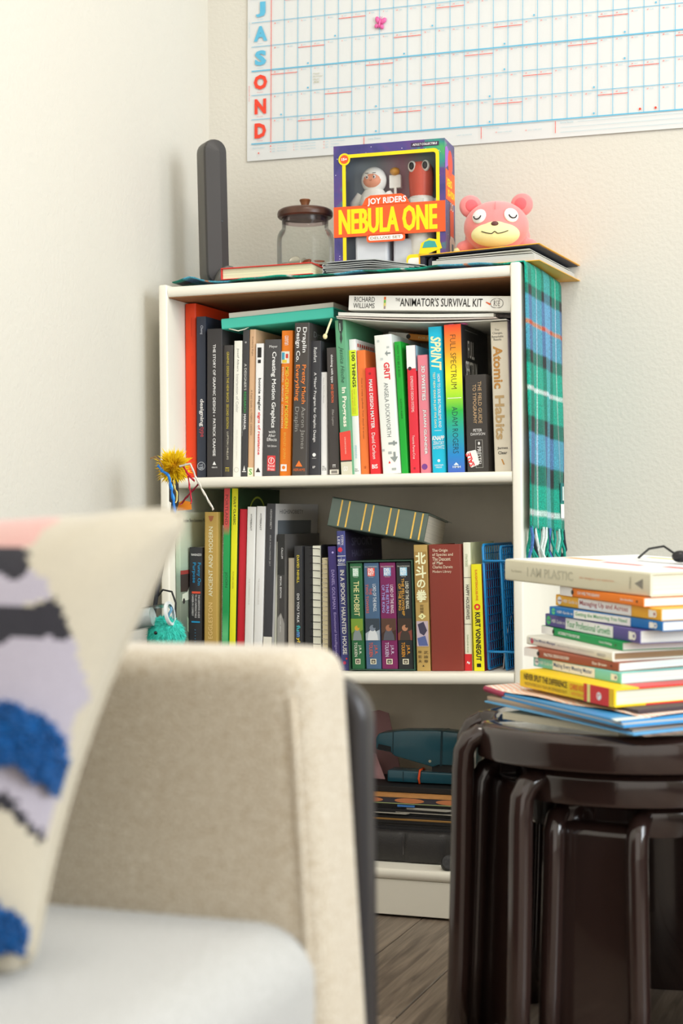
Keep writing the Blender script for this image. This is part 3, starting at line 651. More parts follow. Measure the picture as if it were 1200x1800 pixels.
MID = [
 ('paperback_book', 39.8, 50, 1.01, 24.8, 214.3, 150, (46, 46, 50), 0, 'black paperback, Funny On Purpose, blue title, at the left of the middle shelf',
  [('H', 'RANDAZZO', .052, .07, .16, .94, WH, .01), ('D', 'Funny On', .125, .31, .58, .90, (30, 140, 190), .01), ('D', 'Purpose', .125, .29, .20, .52, (30, 140, 190), .01), ('R', .36, .377, .22, .88, (210, 80, 56)), ('D', 'THE DEFINITIVE GUIDE', .385, .575, .70, .84, WH), ('D', 'TO AN UNPREDICTABLE', .385, .575, .46, .60, WH), ('D', 'CAREER IN COMEDY', .385, .56, .22, .36, WH), ('R', .602, .614, .2, .85, (30, 140, 190)), ('D', '· · · · · · ·', .67, .82, .45, .55, (60, 130, 170))]),
 ('hardback_book', 71.4, 45, .87, 25.4, 274.7, 170, (172, 142, 74), 1, 'tall gold hardback, Ancient and Modern, title reading upwards',
  [('U', 'ANCIENT AND MODERN', .093, .533, .34, .64, (236, 224, 188)), ('U', 'EGGLESTON', .573, .80, .34, .64, (216, 190, 130)), ('P', [(.3, .025), (.7, .025), (.62, .05), (.5, .062), (.38, .05)], (150, 90, 56))]),
 ('paperback_book', 86.2, 60, 1.36, 4.6, 251.7, 160, (216, 212, 204), 0, 'thin white book with a long list of place names in black capitals',
  [('D', 'ACCRA BAR HARBOR MONTEREY NAVAJO NATION NUKUS', .02, .85, .2, .8, (60, 58, 56))]),
 ('hardback_book', 96.2, 50, 1.48, 11.6, 315.0, 190, (25, 150, 80), 0, 'tall green magazine with a red top reading PORTLAND', [('R', 0, 1, .03, .97, (0, 0, 0), PORT), ('D', 'PORTLAND', .035, .20, .22, .68, (84, 44, 44)), ('D', 'JOON', .46, .545, .28, .76, (16, 66, 40))]),
 ('hardback_book', 109.6, 50, 1.69, 11.6, 314.5, 190, (238, 216, 34), 0, 'tall yellow magazine, Cult Classic, beside the green one',
  [('D', 'CULT CLASSIC', .045, .20, .34, .70, (50, 46, 24), .015), ('D', 'FUTURE VISION', .458, .55, .36, .56, (140, 126, 30)), ('B', 0, 1, 0.0005, .189, (34, 56, 32))]),
 ('magazine', 122.5, 55, 1.98, 13.6, 278.1, 200, (196, 38, 52), 0, 'plain red magazine without lettering between the yellow and white ones', []),
 ('magazine', 140.0, 50, 1.99, 15.2, 281.5, 200, (224, 220, 214), 0, 'white HYPEBEAST magazine next to the plain red one', [('D', 'HYPEBEAST', .045, .147, .40, .60, (90, 90, 90), .01), ('D', 'THE EXPERIENCE ISSUE', .44, .60, .36, .52, (186, 182, 176))]),
 ('magazine', 157.6, 50, 2.04, 15.8, 281.7, 200, (226, 222, 216), 0, 'white HYPEBEAST magazine next to the black-spined magazine', [('D', 'HYPEBEAST', .045, .147, .40, .60, (90, 90, 90), .01), ('D', 'THE CONNECTION ISSUE', .44, .60, .36, .52, (186, 182, 176))]),
 ('magazine', 175.4, 50, 2.21, 15.6, 285.7, 205, (60, 60, 64), 0, 'black-spined HIGHSNOBIETY magazine with a pale photo cover',
  [('D', 'HIGHSNOBIETY', .035, .155, .42, .64, (190, 190, 190)), ('D', 'ISSUE 14 FALL/WINTER 2017', .19, .375, .44, .60, (170, 170, 170)), ('R', .80, 1, 0, 1, (222, 214, 204)), ('B', 0, 1, .0006, .204, (186, 184, 182)), ('S', 'HIGHSNOBIETY', .035, .06, .02, .13, (70, 70, 74)), ('B', .10, .5, .012, .17, (92, 98, 104))]),
 ('paperback_book', 186.6, 60, 1.2, 4.8, 220.2, 160, (206, 210, 198), 0, 'thin pale green-grey booklet beside the black-spined magazine', []),
 ('paperback_book', 199.0, 55, .9, 13.2, 232.7, 165, (86, 84, 82), 0, 'book with a black and white photograph on its spine',
  [('R', .0, .30, 0, 1, (40, 40, 40)), ('R', .3, .62, .25, 1, (60, 58, 58)), ('P', [(0, .62), (.5, .58), (1, .66), (1, 1), (0, 1)], (140, 138, 134)), ('D', 'CALLUM', .10, .18, .5, .75, (220, 220, 220)), ('D', 'SPECIAL EDITION', .31, .47, .34, .56, (235, 235, 235), .01), ('D', 'MICHAEL JANG', .60, .72, .34, .5, (230, 230, 230))]),
 ('paperback_book', 214.2, 65, .85, 12.2, 191.1, 150, (198, 190, 174), 0, 'plain beige notebook between two dark spines on the middle shelf', []),
 ('paperback_book', 231.5, 55, .37, 14.2, 211.7, 155, (50, 50, 52), 0, 'black paperback, Do You Talk Funny, multicoloured last word',
  [('D', 'DAVID NIHILL', .075, .30, .36, .66, (216, 196, 56), .01), ('D', 'DO YOU TALK', .385, .62, .36, .66, WH, .008), ('D', 'fu', .64, .69, .30, .78, (60, 160, 170), .03), ('D', 'nn', .695, .735, .30, .70, (90, 140, 200), .03), ('D', 'y?', .74, .78, .26, .78, (230, 190, 60), .03)]),
 ('paperback_book', 303.4, 50, -1.97, 14.8, 209.4, 150, (58, 48, 104), 0, 'purple paperback, Emotional Intelligence, lavender title',
  [('O', .05, .6, .12, (170, 160, 210)), ('D', 'DANIEL GOLEMAN', .19, .505, .34, .70, (164, 152, 200)), ('D', 'Emotional Intelligence', .535, .89, .34, .70, (164, 152, 200))]),
 ('hardback_book', 320.6, 45, -1.60, 15.6, 235.1, 190, (62, 66, 122), 1, 'dark blue hardback, In a Spooky Haunted House, white capitals',
  [('D', 'STERN', .03, .10, .56, .82, (220, 215, 230)), ('D', 'LEE', .04, .10, .14, .40, (220, 215, 230)), ('R', .03, .16, .48, .50, (160, 160, 190)), ('O', .135, .4, .26, (200, 50, 70)), ('R', .178, .182, .02, .98, (225, 225, 235)), ('R', .243, .247, .02, .98, (225, 225, 235)), ('H', 'A', .19, .20, .44, .54, WH), ('H', 'POP-UP', .203, .222, .1, .9, WH, .02), ('H', 'Adventure', .225, .238, .1, .9, WH, 0, .1), ('D', 'IN A SPOOKY HAUNTED HOUSE', .28, .885, .30, .78, WH, .02), ('O', .915, .7, .1, (210, 50, 60)), ('O', .945, .45, .18, (180, 50, 90)), ('B', 0, 1, .001, .189, (44, 38, 62)), ('S', 'SPOOKY', .05, .11, .03, .14, (90, 88, 110), .02), ('S', 'HAUNTED', .14, .19, .03, .14, (80, 76, 100), .02)]),
 ('paperback_book', 461.4, 35, -1.12, 22.9, 208.1, 145, (168, 140, 82), 0, 'gold comic volume 3 with large white and gold characters down the spine',
  [('R', .055, .455, .03, .97, (150, 120, 66)), ('H', '北', .06, .155, .1, .9, (240, 226, 180), .03), ('H', '斗', .165, .265, .1, .9, (240, 226, 180), .03), ('H', 'の', .275, .345, .18, .82, (240, 226, 180), .03), ('H', '拳', .355, .455, .1, .9, (240, 226, 180), .03), ('H', '究', .475, .495, .36, .64, (70, 56, 36)), ('H', '極', .498, .518, .36, .64, (70, 56, 36)), ('H', '版', .521, .54, .36, .64, (70, 56, 36)), ('P', [(.5, .542), (.8, .567), (.5, .592), (.2, .567)], (232, 214, 160)), ('H', '3', .557, .577, .42, .58, (70, 56, 36)), ('R', .605, .805, .06, .94, (176, 160, 170)), ('P', [(.15, .63), (.6, .61), (.85, .68), (.6, .72), (.3, .7)], (60, 56, 76)), ('P', [(.1, .74), (.7, .72), (.9, .80), (.2, .80)], (80, 92, 140)),
   ('H', '原', .84, .86, .12, .4, (60, 48, 34)), ('H', '哲', .875, .90, .12, .4, (60, 48, 34)), ('H', '夫', .91, .935, .12, .4, (60, 48, 34)), ('H', '武', .84, .865, .56, .88, (60, 48, 34)), ('H', '論', .875, .90, .56, .88, (60, 48, 34)), ('H', '尊', .91, .935, .56, .88, (60, 48, 34)), tri(.95, .965, .42, .58, (60, 48, 34))]),
 ('hardback_book', 502.2, 35, -.95, 55.0, 207.5, 150, (122, 52, 42), 1, 'thick red-brown hardback, The Origin of Species, pale lettering at the head of the spine',
  [('H', 'The Origin', .035, .065, .12, .60, (222, 200, 176), .004), ('H', 'of Species and', .068, .098, .12, .76, (222, 200, 176), .004), ('H', 'The Descent', .10, .13, .12, .68, (222, 200, 176), .004), ('H', 'of Man', .133, .158, .12, .44, (222, 200, 176), .004), ('H', 'Charles Darwin', .166, .19, .12, .74, (222, 200, 176)), ('H', 'Modern Library', .205, .23, .12, .70, (222, 200, 176))]),
 ('paperback_book', 536.6, 40, -.37, 12.4, 209.6, 150, (222, 218, 196), 0, 'pale paperback, Happy Housewives, red foot, green plant on its cover',
  [('D', 'STRATEGIES', .09, .19, .3, .6, (130, 150, 110)), ('R', .272, .276, 0, 1, (100, 96, 86)), ('R', .635, .639, 0, 1, (100, 96, 86)), ('D', 'HAPPY HOUSEWIVES', .33, .60, .30, .76, (50, 46, 42), .01), ('D', 'DARLENE ROSE', .72, .86, .36, .56, (120, 140, 100)), ('R', .87, 1, 0, 1, (196, 40, 44)), ('H', '~', .925, .95, .3, .7, WH), ('B', .0, 1, .001, .149, (206, 206, 160)), ('P', [(.0, .0)] * 3, WH)]),
 ('paperback_book', 555.8, 35, -1.17, 17.4, 173.8, 120, (236, 208, 32), 0, 'yellow paperback, Kurt Vonnegut Slaughterhouse-Five, black brush lettering',
  [('D', 'SLAUGHTERHOUSE-FIVE', .05, .34, .38, .60, (200, 70, 40), .01), ('O', .40, .5, .3, (206, 50, 40)), ('O', .40, .5, .13, (236, 208, 32)), ('D', 'KURT VONNEGUT', .45, .905, .26, .76, BK, .03), ('R', .93, .963, .3, .7, BK), ('B', 0, 1, .001, .119, (170, 40, 56))]),
]
for nm, x, y, ln, t, h, d, cv, hd, lb, pr in MID:
    pr = [p for p in pr if not (p[0] == 'P' and len(set(p[1])) < 3)]
    bk = book(nm, lb, t / 1000, h / 1000, d / 1000, cv, (x / 1000, y / 1000, shelf2_z(x / 1000) + .0003 + abs(math.sin(R(ln)) + .0235) * t / 2000), ln, hard=bool(hd), group=GM, prints=pr,
              cat='magazine' if nm == 'magazine' else 'book')
    if 'Cult Classic' in lb:
        mb = MB(); n = 28
        mb.add([(.0065, .085 + (.035 + (.004 if q % 2 else 0)) * 0 + rr * math.cos(2 * math.pi * q / n), .262 + rr * math.sin(2 * math.pi * q / n)) for rr in (.036, .0395) for q in range(n)],
               [(i, (i + 1) % n, (i + 1) % n + n, i + n) for i in range(n)])
        mb.build('cover_print', mat((150, 160, 50), .5, 'ink'), bk)
    if 'Housewives' in lb:
        mb = MB()
        random.seed(5)
        for k in range(26):
            yy = .05 + random.uniform(-.028, .03); zz = .17 + random.uniform(-.02, .03)
            mb.add([(.0066, yy, zz), (.0066, yy + .008, zz + .004), (.0066, yy + .002, zz + .012)], [(0, 1, 2)])
        mb.build('cover_print', mat((70, 110, 60), .6, 'ink'), bk)

# large photo book standing against the left side panel, its cover towards the room
pb = book('photo_book', 'large pale photo book with a street scene, against the left side panel', .009, .276, .22, (150, 164, 146), (.0222, .022, shelf2_z(.022) + .0004), 0, group=GM, pages=GREYP, cmat=ramp_mat([(0, (70, 84, 74)), (.30, (96, 108, 96)), (.42, (120, 130, 116)), (.60, (120, 140, 128)), (.66, (160, 180, 160)), (1, (206, 208, 186))], 2, .35, 'photo_print'))
letter(pb, 'Stephen Shore Uncommon Places', (.0048, .012, .257), (0, .10, 0), (0, 0, .008), (60, 60, 60))
decal(pb, [(.0048, .0, .138), (.0048, .15, .138), (.0048, .15, .170), (.0048, .0, .170)], (62, 54, 50), 'cover_print')
decal(pb, [(.0049, .0, .168), (.0049, .15, .172), (.0049, .15, .178), (.0049, .0, .175)], (150, 62, 56), 'cover_print')
decal(pb, [(.0050, .004, .122), (.0050, .05, .124), (.0050, .05, .144), (.0050, .034, .146), (.0050, .026, .137), (.0050, .006, .134)], (206, 214, 198), 'cover_print')
for yy in (.012, .04):
    decal(pb, [(.0051, yy + .005 * math.cos(q * .785), .122 + .005 * math.sin(q * .785)) for q in range(8)], (50, 50, 48), 'cover_print')
decal(pb, [(.0050, .024, .07), (.0050, .10, .02), (.0050, .10, .045), (.0050, .024, .095)], (146, 166, 142), 'cover_print')
decal(pb, [(.0050, .02, .012), (.0050, .10, -.0 + .002), (.0050, .10, .016), (.0050, .02, .06)], (112, 134, 112), 'cover_print')

# spiral notebook with a black cover and black wire
def spiral(label, x, y, t, h, d, cover, wire, paper, n, side):
    r = thing('spiral_notebook', label, 'notebook', (x, y, shelf2_z(x) + .0006), (0, R(.3), 0), 'spiral notebooks on the middle shelf')
    if cover:
        MB().box(-t / 2, -t / 2 + t * .5, 0.004, d, 0, h - .002).build('cover', mat(cover, .6, 'notebook_cover'), r, bevel=.001)
        MB().box(t / 2 - .0012, t / 2, 0.006, d, 0, h).build('back_cover', mat(cover, .6, 'notebook_cover'), r)
    MB().box((0.0004 if cover else -t / 2), t / 2 - .0016, 0.003, d - .001, 0.001, h - .001).build('pages', mat(paper, .8, 'paper', var=.05), r)
    for k in range(n):
        z = h * (k + .5) / n
        pts = [(side + .0085 * math.cos(R(a)) * (t / .0325), -.0005 + .0085 * math.sin(R(a)), z + .0012 * math.sin(R(a * .5))) for a in range(150, 391, 30)]
        MB().tube(pts, .0007, 5).build('wire_ring', wire, r)
    return r
WIREK = mat((26, 26, 28), .35, 'black_wire')
spiral('black wire-bound notebook with a black cover in the middle of the shelf', .2562, .058, .0310, .2120, .15, (44, 44, 46), WIREK, (224, 216, 200), 17, .006)
spiral('slim cream notebook with a pale wire binding beside the purple paperback', .2785, .060, .0110, .1909, .15, None, mat((190, 180, 160), .5, 'pale_wire'), (222, 206, 172), 24, .0)

# boxed set: slip case with four paperbacks
bx = thing('slip_case', 'dark green slip case open at the front around four fantasy paperbacks', 'slip case', (.3895, .033, shelf2_z(.3895) + .0018), (0, R(-1.04), 0))
cwid, chgt, cdep = .1155, .1822, .118
GC = mat((44, 72, 58), .5, 'case_card', var=.15, vscale=60)
MB().box(-cwid / 2, -cwid / 2 + .0018, 0, cdep, 0, chgt).build('side_board', GC, bx)
MB().box(cwid / 2 - .0018, cwid / 2, 0, cdep, 0, chgt).build('side_board', GC, bx)
MB().box(-cwid / 2 + .0018, cwid / 2 - .0018, 0, cdep, chgt - .0018, chgt).build('top_board', GC, bx)
MB().box(-cwid / 2 + .0018, cwid / 2 - .0018, 0, cdep, 0, .0018).build('base_board', GC, bx)
MB().box(-cwid / 2 + .0018, cwid / 2 - .0018, cdep - .0018, cdep, .0018, chgt - .0018).build('back_board', GC, bx)
SETB = [
 (-.0425, .0222, (38, 92, 58), 'green paperback in the slip case, The Hobbit', [('D', 'THE HOBBIT', .17, .50, .30, .74, (214, 208, 150), .004)], (110, 140, 50), (206, 206, 190), [(70, 100, 40), (196, 150, 50), (120, 130, 130)], (212, 214, 200), (150, 190, 165)),
 (-.0152, .0264, (66, 92, 122), 'blue paperback in the slip case, The Two Towers', [('D', 'LORD OF THE RINGS.', .20, .46, .58, .80, (206, 212, 220), .004), ('D', 'THE', .24, .30, .34, .52, (200, 90, 60), .004), ('D', 'TWO TOWERS', .20, .475, .10, .28, (200, 90, 60), .004)], (50, 60, 70), (206, 80, 60), [(150, 160, 170), (110, 120, 134), (196, 200, 204)], (206, 90, 60), (210, 70, 56)),
 (.0131, .0274, (112, 36, 84), 'purple paperback in the slip case, The Return of the King', [('D', 'LORD OF THE RINGS.', .21, .48, .66, .86, (226, 206, 214), .004), ('D', 'THE RETURN', .20, .475, .38, .56, (150, 160, 220), .004), ('D', 'OF THE KING', .21, .47, .12, .30, (150, 160, 220), .004)], (80, 56, 46), (206, 190, 210), [(60, 40, 34), (150, 100, 76), (80, 80, 90)], (200, 190, 214), (110, 150, 190)),
 (.0414, .0260, (40, 42, 44), 'black paperback in the slip case, The Fellowship of the Ring', [('D', 'LORD OF THE RINGS.', .18, .44, .60, .82, (220, 214, 196), .004), ('D', 'THE FELLOWSHIP', .15, .50, .34, .52, (216, 160, 60), .004), ('D', 'OF THE RING', .20, .45, .12, .30, (216, 160, 60), .004)], (56, 44, 36), (150, 190, 214), [(120, 60, 50), (170, 120, 90), (60, 50, 44)], (216, 150, 50), (140, 190, 214)),
]
for xx, tt, cv, lb, ttl, bg, c1, blobs, ac, dl in SETB:
    hh = .1765
    pr = list(ttl)
    pr += [('H', 'BALLANTINE BOOKS', .03, .042, .10, .92, (190, 190, 180)), ('R', .047, .125, .26, .74, dl), ('H', 'DEL', .052, .083, .30, .70, (240, 240, 235), .03), ('H', 'REY', .088, .119, .30, .70, (240, 240, 235), .03), ('H', 'Fantasy', .129, .138, .34, .66, (200, 200, 190))]
    pr += [('R', .525, .73, .02, .98, bg), ('P', [(.02, .665), (.3, .64), (.6, .655), (.98, .63), (.98, .73), (.02, .73)], blobs[0]), ('P', [(.14, .73), (.2, .67), (.38, .62), (.5, .605), (.66, .63), (.82, .68), (.86, .73)], blobs[2]), ('O', .615, .5, .20, blobs[1]), ('O', .60, .62, .10, bg)]
    pr += [('D', 'J.R.R.', .775, .865, .56, .80, ac, .004), ('D', 'TOLKIEN', .75, .885, .24, .48, ac, .004), ('R', .905, .955, .30, .70, (222, 212, 190)), ('R', .912, .948, .36, .64, (56, 50, 44)), ('R', .925, .93, .42, .58, (222, 212, 190)), ('R', .935, .94, .42, .58, (222, 212, 190))]
    v = Vector((xx, .0025, .0020))
    M = Matrix.Translation((.3895, .033, shelf2_z(.3895) + .0018)) @ Matrix.Rotation(R(-1.04), 4, 'Y') @ Matrix.Translation(v)
    book('paperback_book', lb, tt - .0004, hh, .105, cv, mtx=M, group='paperbacks in the slip case', prints=pr)

# green cloth book in a clear jacket lying askew on the upright books
p00 = Vector((.2924, .040, .6401)); p10 = Vector((.4612, .040, .6111)); p01 = Vector((.3113, .040, .6872))
ex = (p10 - p00); L_ = ex.length; ex.normalize()
ez = (p01 - p00); T_ = ez.dot(ez - ex * ez.dot(ex)); ez = (ez - ex * ez.dot(ex)); T_ = ez.length; ez.normalize()
def lying(name, label, left, right, up, t, d, cover, **kw):
    """book on its side: left and right are the lower corners of its spine as one reads it, up is the direction of its upper board"""
    left, right, up = Vector(left), Vector(right), Vector(up)
    e = right - left; L = e.length; e.normalize()
    u = (up - e * up.dot(e)).normalized()
    z = -e
    y = z.cross(u)
    o = right + u * (t / 2)
    M = Matrix(((u.x, y.x, z.x, o.x), (u.y, y.y, z.y, o.y), (u.z, y.z, z.z, o.z), (0, 0, 0, 1)))
    return book(name, label, t, L, d, cover, mtx=M, **kw)
GOLD = (214, 176, 84)
gb = lying('hardback_book', 'dark green hardback with paired gold bands lying askew on top of the upright books', p00 + Vector((0, 0, .002)), p10 + Vector((0, 0, .002)), ez + Vector((0, .12, 0)), .049, .125, (70, 84, 76), hard=True, rough=.22,
           pages=(196, 188, 172), cmat=mat((74, 90, 82), .3, 'jacketed_cloth', coat=.7, var=.12, vscale=25),
           prints=[('R', f, f + .016, .05, .96, GOLD) for f in (.10, .18, .35, .43, .61, .69, .86, .94)])
MB().box(.0247, .0252, .0, .150, .0, .172).build('clear_jacket', clear_mat('clear_film', (.8, .86, .84), .3, .12), gb)

# ------------------------------------------------------------------ lying on the upper row
GL = 'things lying on the upper row of books'
lying('hardback_book', "white paperback, The Animator's Survival Kit, lying flat under the top of the bookcase", (.3378, .030, 1.0020), (.6150, .030, .9852), (0, 0, 1), .0248, .225, (226, 220, 212), group=GL,
      prints=[('U' if 0 else 'D', 'RICHARD', .035, .165, .56, .90, BK), ('D', 'WILLIAMS', .03, .165, .14, .48, BK), ('R', .222, .236, .12, .92, (206, 190, 110)), ('R', .224, .234, .5, .7, (90, 170, 80)), ('R', .224, .234, .72, .9, (206, 70, 50)), ('R', .226, .233, .1, .3, (120, 110, 150)), ('D', 'THE', .295, .325, .62, .82, BK), ('D', "ANIMATOR'S SURVIVAL KIT", .325, .832, .28, .84, BK, .006), ('P', [(.62, .855), (.48, .885), (.40, .875), (.58, .85)], (206, 90, 50)), ('O', .93, .52, .30, (60, 56, 54), .9), ('O', .905, .52, .30, (60, 56, 54), .9), ('R', .905, .93, .25, .79, (226, 220, 212)), ('D', 'RSE', .90, .935, .34, .70, (90, 86, 82))])
# bowed papers underneath it
GP = 'white paper pads under the flat white paperback'
PAPER = mat((232, 226, 218), .7, 'white_paper', var=.03)
def papers(name, label, x0, x1, z0, z1, th, y0, y1, bow, m, group=None, cat='papers'):
    r = thing(name, label, cat, (0, 0, 0), group=group)
    def top(u, v):
        x = x0 + (x1 - x0) * u
        return x, y0 + (y1 - y0) * v, z0 + (z1 - z0) * u - bow * math.sin(math.pi * u)
    mb = MB()
    n = 12
    up = [top(i / n, 0) for i in range(n + 1)]
    vs = []
    for (x, y, z) in up:
        vs += [(x, y0, z), (x, y1, z), (x, y1, z + th), (x, y0, z + th)]
    fs = [(0, 1, 2, 3), (4 * n + 3, 4 * n + 2, 4 * n + 1, 4 * n)]
    for i in range(n):
        a = 4 * i; b = a + 4
        fs += [(a, b, b + 1, a + 1), (a + 1, b + 1, b + 2, a + 2), (a + 2, b + 2, b + 3, a + 3), (a + 3, b + 3, b, a)]
    mb.add(vs, fs)
    mb.build('sheets', m, r, smooth=True, fix=True)
    return r
papers('paper_pad', 'thick white paper pad directly below the flat white paperback', .318, .586, .9946, .9786, .0056, .034, .23, .0020, page_mat((226, 218, 210), 2, 700), GP)
papers('paper_pad', 'thin pinkish white pad, second below the flat white paperback', .314, .590, .9925, .9762, .0017, .036, .24, .0030, mat((226, 206, 200), .7, 'paper'), GP)
papers('paper_pad', 'lowest bowed white sheet under the flat white paperback', .313, .606, .9905, .9735, .0014, .040, .25, .0060, mat((222, 218, 212), .7, 'paper'), GP)
cal_pad = papers('paper_pad', 'dark grey folded sheet with the number 124 at the right end of the flat pads', .585, .6205, .9795, .9765, .0052, .05, .22, 0, mat((84, 78, 76), .7, 'paper'), None)
letter(cal_pad, '124', (.590, .0495, .980), (.020, 0, -.001), (0, 0, .0035), (40, 36, 36))
# orange-spined flat book far back
lying('paperback_book', 'orange and white paperback lying deep in the upper shelf behind the upright books', (.364, .16, .968), (.50, .14, .948), (0, 0, 1), .0105, .08, (206, 128, 48), prints=[('R', 0, .28, 0, 1, (214, 208, 204)), ('O', .28, .5, .4, (40, 36, 36)), ('D', 'FOR EVERYONE', .42, .80, .3, .66, (236, 190, 130))])
# turquoise box file and grey book above it
tb = lying('hardback_book', 'turquoise flat case lying tilted on the dark upright books', (.0978, .048, .9838), (.3042, .048, .9934), (0, 0, 1), .0182, .20, (70, 186, 166), hard=True, rough=.5, pages=(60, 160, 144))
MB().tube([(-.0088, .004, .195), (-.012, -.004, .185), (-.015, -.002, .175), (-.0125, .004, .165), (-.0088, .01, .16)], .0009, 6).build('loop', mat((220, 214, 196), .7, 'cord'), tb)
lying('paperback_book', 'grey-white flat book lying on the turquoise case', (.1065, .060, 1.0036), (.300, .060, 1.0120), (0, 0, 1), .0094, .19, (206, 202, 192), pages=GREYP, rough=.6)
# cream ribbon with a bead hanging out of a book
rb = thing('ribbon_bookmark', 'cream ribbon bookmark with a bead, hanging beside the green hardback', 'bookmark')
MB().tube([(.3018, .046, .9915), (.2985, .042, .980), (.2935, .041, .966)], .0018, 8, flat=.4).build('ribbon', mat((226, 216, 176), .7, 'ribbon'), rb)
MB().ball((.2915, .041, .9615), (.0042, .003, .0048), 12, 8).build('bead', mat((222, 206, 160), .4, 'bead'), rb, smooth='all')
GAIN = 1.2
# ================================================================== on top of the bookcase
TOPZ = 1.0602
# ------------------------------------------------------------------ tartan scarf
def tartan():
    m, nt, b = new_mat('tartan_wool')
    uv = nt.nodes.new('ShaderNodeUVMap'); uv.uv_map = 'UVMap'
    sp = nt.nodes.new('ShaderNodeSeparateXYZ')
    nt.links.new(uv.outputs[0], sp.inputs[0])
    def ramp(stops, out):
        r = nt.nodes.new('ShaderNodeValToRGB')
        els = r.color_ramp.elements
        while len(els) < len(stops): els.new(.5)
        for e, (p, c) in zip(els, stops): e.position = p
        for e, (p, c) in zip(els, stops): e.color = rgb(c)
        nt.links.new(sp.outputs[out], r.inputs['Fac'])
        return r
    TEAL, BLUE, BLACK, ORG, WHT, SKY = (24, 150, 128), (96, 140, 190), (24, 28, 32), (220, 88, 48), (220, 232, 226), (96, 168, 190)
    def bands(lst, s=.004):
        out = []
        for p0, p1, c in lst:
            out += [(p0 + s, c), (p1 - s, c)]
        return out
    # along the scarf (metres of cloth scaled to 0..1 over 0.46 m from the fold at the top)
    A = ramp(bands([(0, .075, TEAL), (.075, .112, BLACK), (.112, .20, BLUE), (.20, .215, ORG), (.215, .305, BLUE), (.305, .35, BLACK), (.35, .43, TEAL), (.43, .445, WHT), (.445, .535, TEAL), (.535, .59, BLACK), (.59, .70, BLUE), (.70, .772, BLACK), (.772, .86, TEAL), (.86, .88, WHT), (.88, 1., TEAL)]), 1)
    A2 = ramp(bands([(0, .05, TEAL), (.05, .14, BLACK), (.14, .262, TEAL), (.262, .278, WHT), (.278, .41, TEAL), (.41, .47, BLACK), (.47, .65, SKY), (.65, .70, BLACK), (.70, .80, TEAL), (.80, .815, WHT), (.815, .92, TEAL), (.92, 1., BLACK)]), 0)
    mx = nt.nodes.new('ShaderNodeMix'); mx.data_type = 'RGBA'; mx.inputs[0].default_value = .42
    nt.links.new(A.outputs[0], mx.inputs[6]); nt.links.new(A2.outputs[0], mx.inputs[7])
    tc = nt.nodes.new('ShaderNodeTexCoord')
    n = nt.nodes.new('ShaderNodeTexNoise'); n.inputs['Scale'].default_value = 420; n.inputs['Detail'].default_value = 4
    nt.links.new(tc.outputs['Object'], n.inputs['Vector'])
    mr = nt.nodes.new('ShaderNodeMapRange'); mr.inputs['From Min'].default_value = .3; mr.inputs['From Max'].default_value = .7; mr.inputs['To Min'].default_value = .55; mr.inputs['To Max'].default_value = 1.25
    nt.links.new(n.outputs['Fac'], mr.inputs['Value'])
    hs = nt.nodes.new('ShaderNodeHueSaturation'); hs.inputs['Saturation'].default_value = 1.05
    nt.links.new(mx.outputs[2], hs.inputs['Color']); nt.links.new(mr.outputs[0], hs.inputs['Value'])
    nt.links.new(hs.outputs[0], b.inputs['Base Color'])
    bp = nt.nodes.new('ShaderNodeBump'); bp.inputs['Strength'].default_value = .6; bp.inputs['Distance'].default_value = .0015
    nt.links.new(n.outputs['Fac'], bp.inputs['Height']); nt.links.new(bp.outputs[0], b.inputs['Normal'])
    b.inputs['Roughness'].default_value = .95; b.inputs['Sheen Weight'].default_value = .08
    return m
TART = tartan()
scarf = thing('tartan_scarf', 'teal, blue and black tartan scarf with a fringed end hanging from the bookcase', 'scarf', (W, .14, 1.06))
SX, SY, SZ = W, .14, 1.06
DROP = .425
def scarf_pt(u, v):
    """u across the scarf (0 front .. 1 back), v along it: <0 lies on the top, >0 hangs"""
    y = .006 + .262 * u
    if v <= 0:
        x = W + .004 + v
        z = 1.0618 + .0012 * math.sin(x * 38 + u * 5) + .0008 * math.sin(x * 91)
        if x < .10: z += .010 * math.exp(-((x - .055) / .02) ** 2) * (1 - u * .6)
        y += .004 * math.sin(x * 23)
        return (x - SX, y - SY, z - SZ)
    a = min(1, v / .005)
    x = W + .004 + .0015 * math.sin(a * math.pi / 2)
    z = 1.0618 - v
    w = min(1, v / .30)
    fold = .0035 * w * math.sin(u * 15 + v * 5) + .0022 * w * math.sin(u * 31 - v * 9)
    x += .003 * w + fold + .0012
    y -= .030 * max(0, v - .25) * (1 - u) * 1.2
    y += .010 * w * (u - .5) * 0
    return (max(x, W + .002) - SX, y - SY, z - SZ - .010 * u * w)
me_b = MB()
nu, nv1, nv2 = 30, 60, 60
rows = [-.62 + .62 * j / nv1 for j in range(nv1)] + [DROP * j / nv2 for j in range(nv2 + 1)]
th = .0022
for j, v in enumerate(rows):
    for i in range(nu + 1):
        me_b.v.append(scarf_pt(i / nu, v))
nr = len(rows)
uvs = [(i / nu, v / .46 if v >= 0 else (-v / .46) % 1.0) for v in rows for i in range(nu + 1)]
for j in range(nr - 1):
    for i in range(nu):
        a = j * (nu + 1) + i
        me_b.f.append((a, a + nu + 1, a + nu + 2, a + 1)); me_b.m.append(0)
cl = me_b.mesh('cloth', TART, smooth='all')
uvl = cl.uv_layers.new(name='UVMap')
for lp in cl.loops:
    uvl.data[lp.index].uv = uvs[lp.vertex_index]
cloth = bpy.data.objects.new('cloth', cl); COL.objects.link(cloth); cloth.parent = scarf
sm = cloth.modifiers.new('thick', 'SOLIDIFY'); sm.thickness = th; sm.offset = 0
random.seed(11)
FC = [(30, 150, 132), (210, 226, 220), (40, 48, 56), (70, 110, 170), (28, 140, 120), (150, 205, 195)]
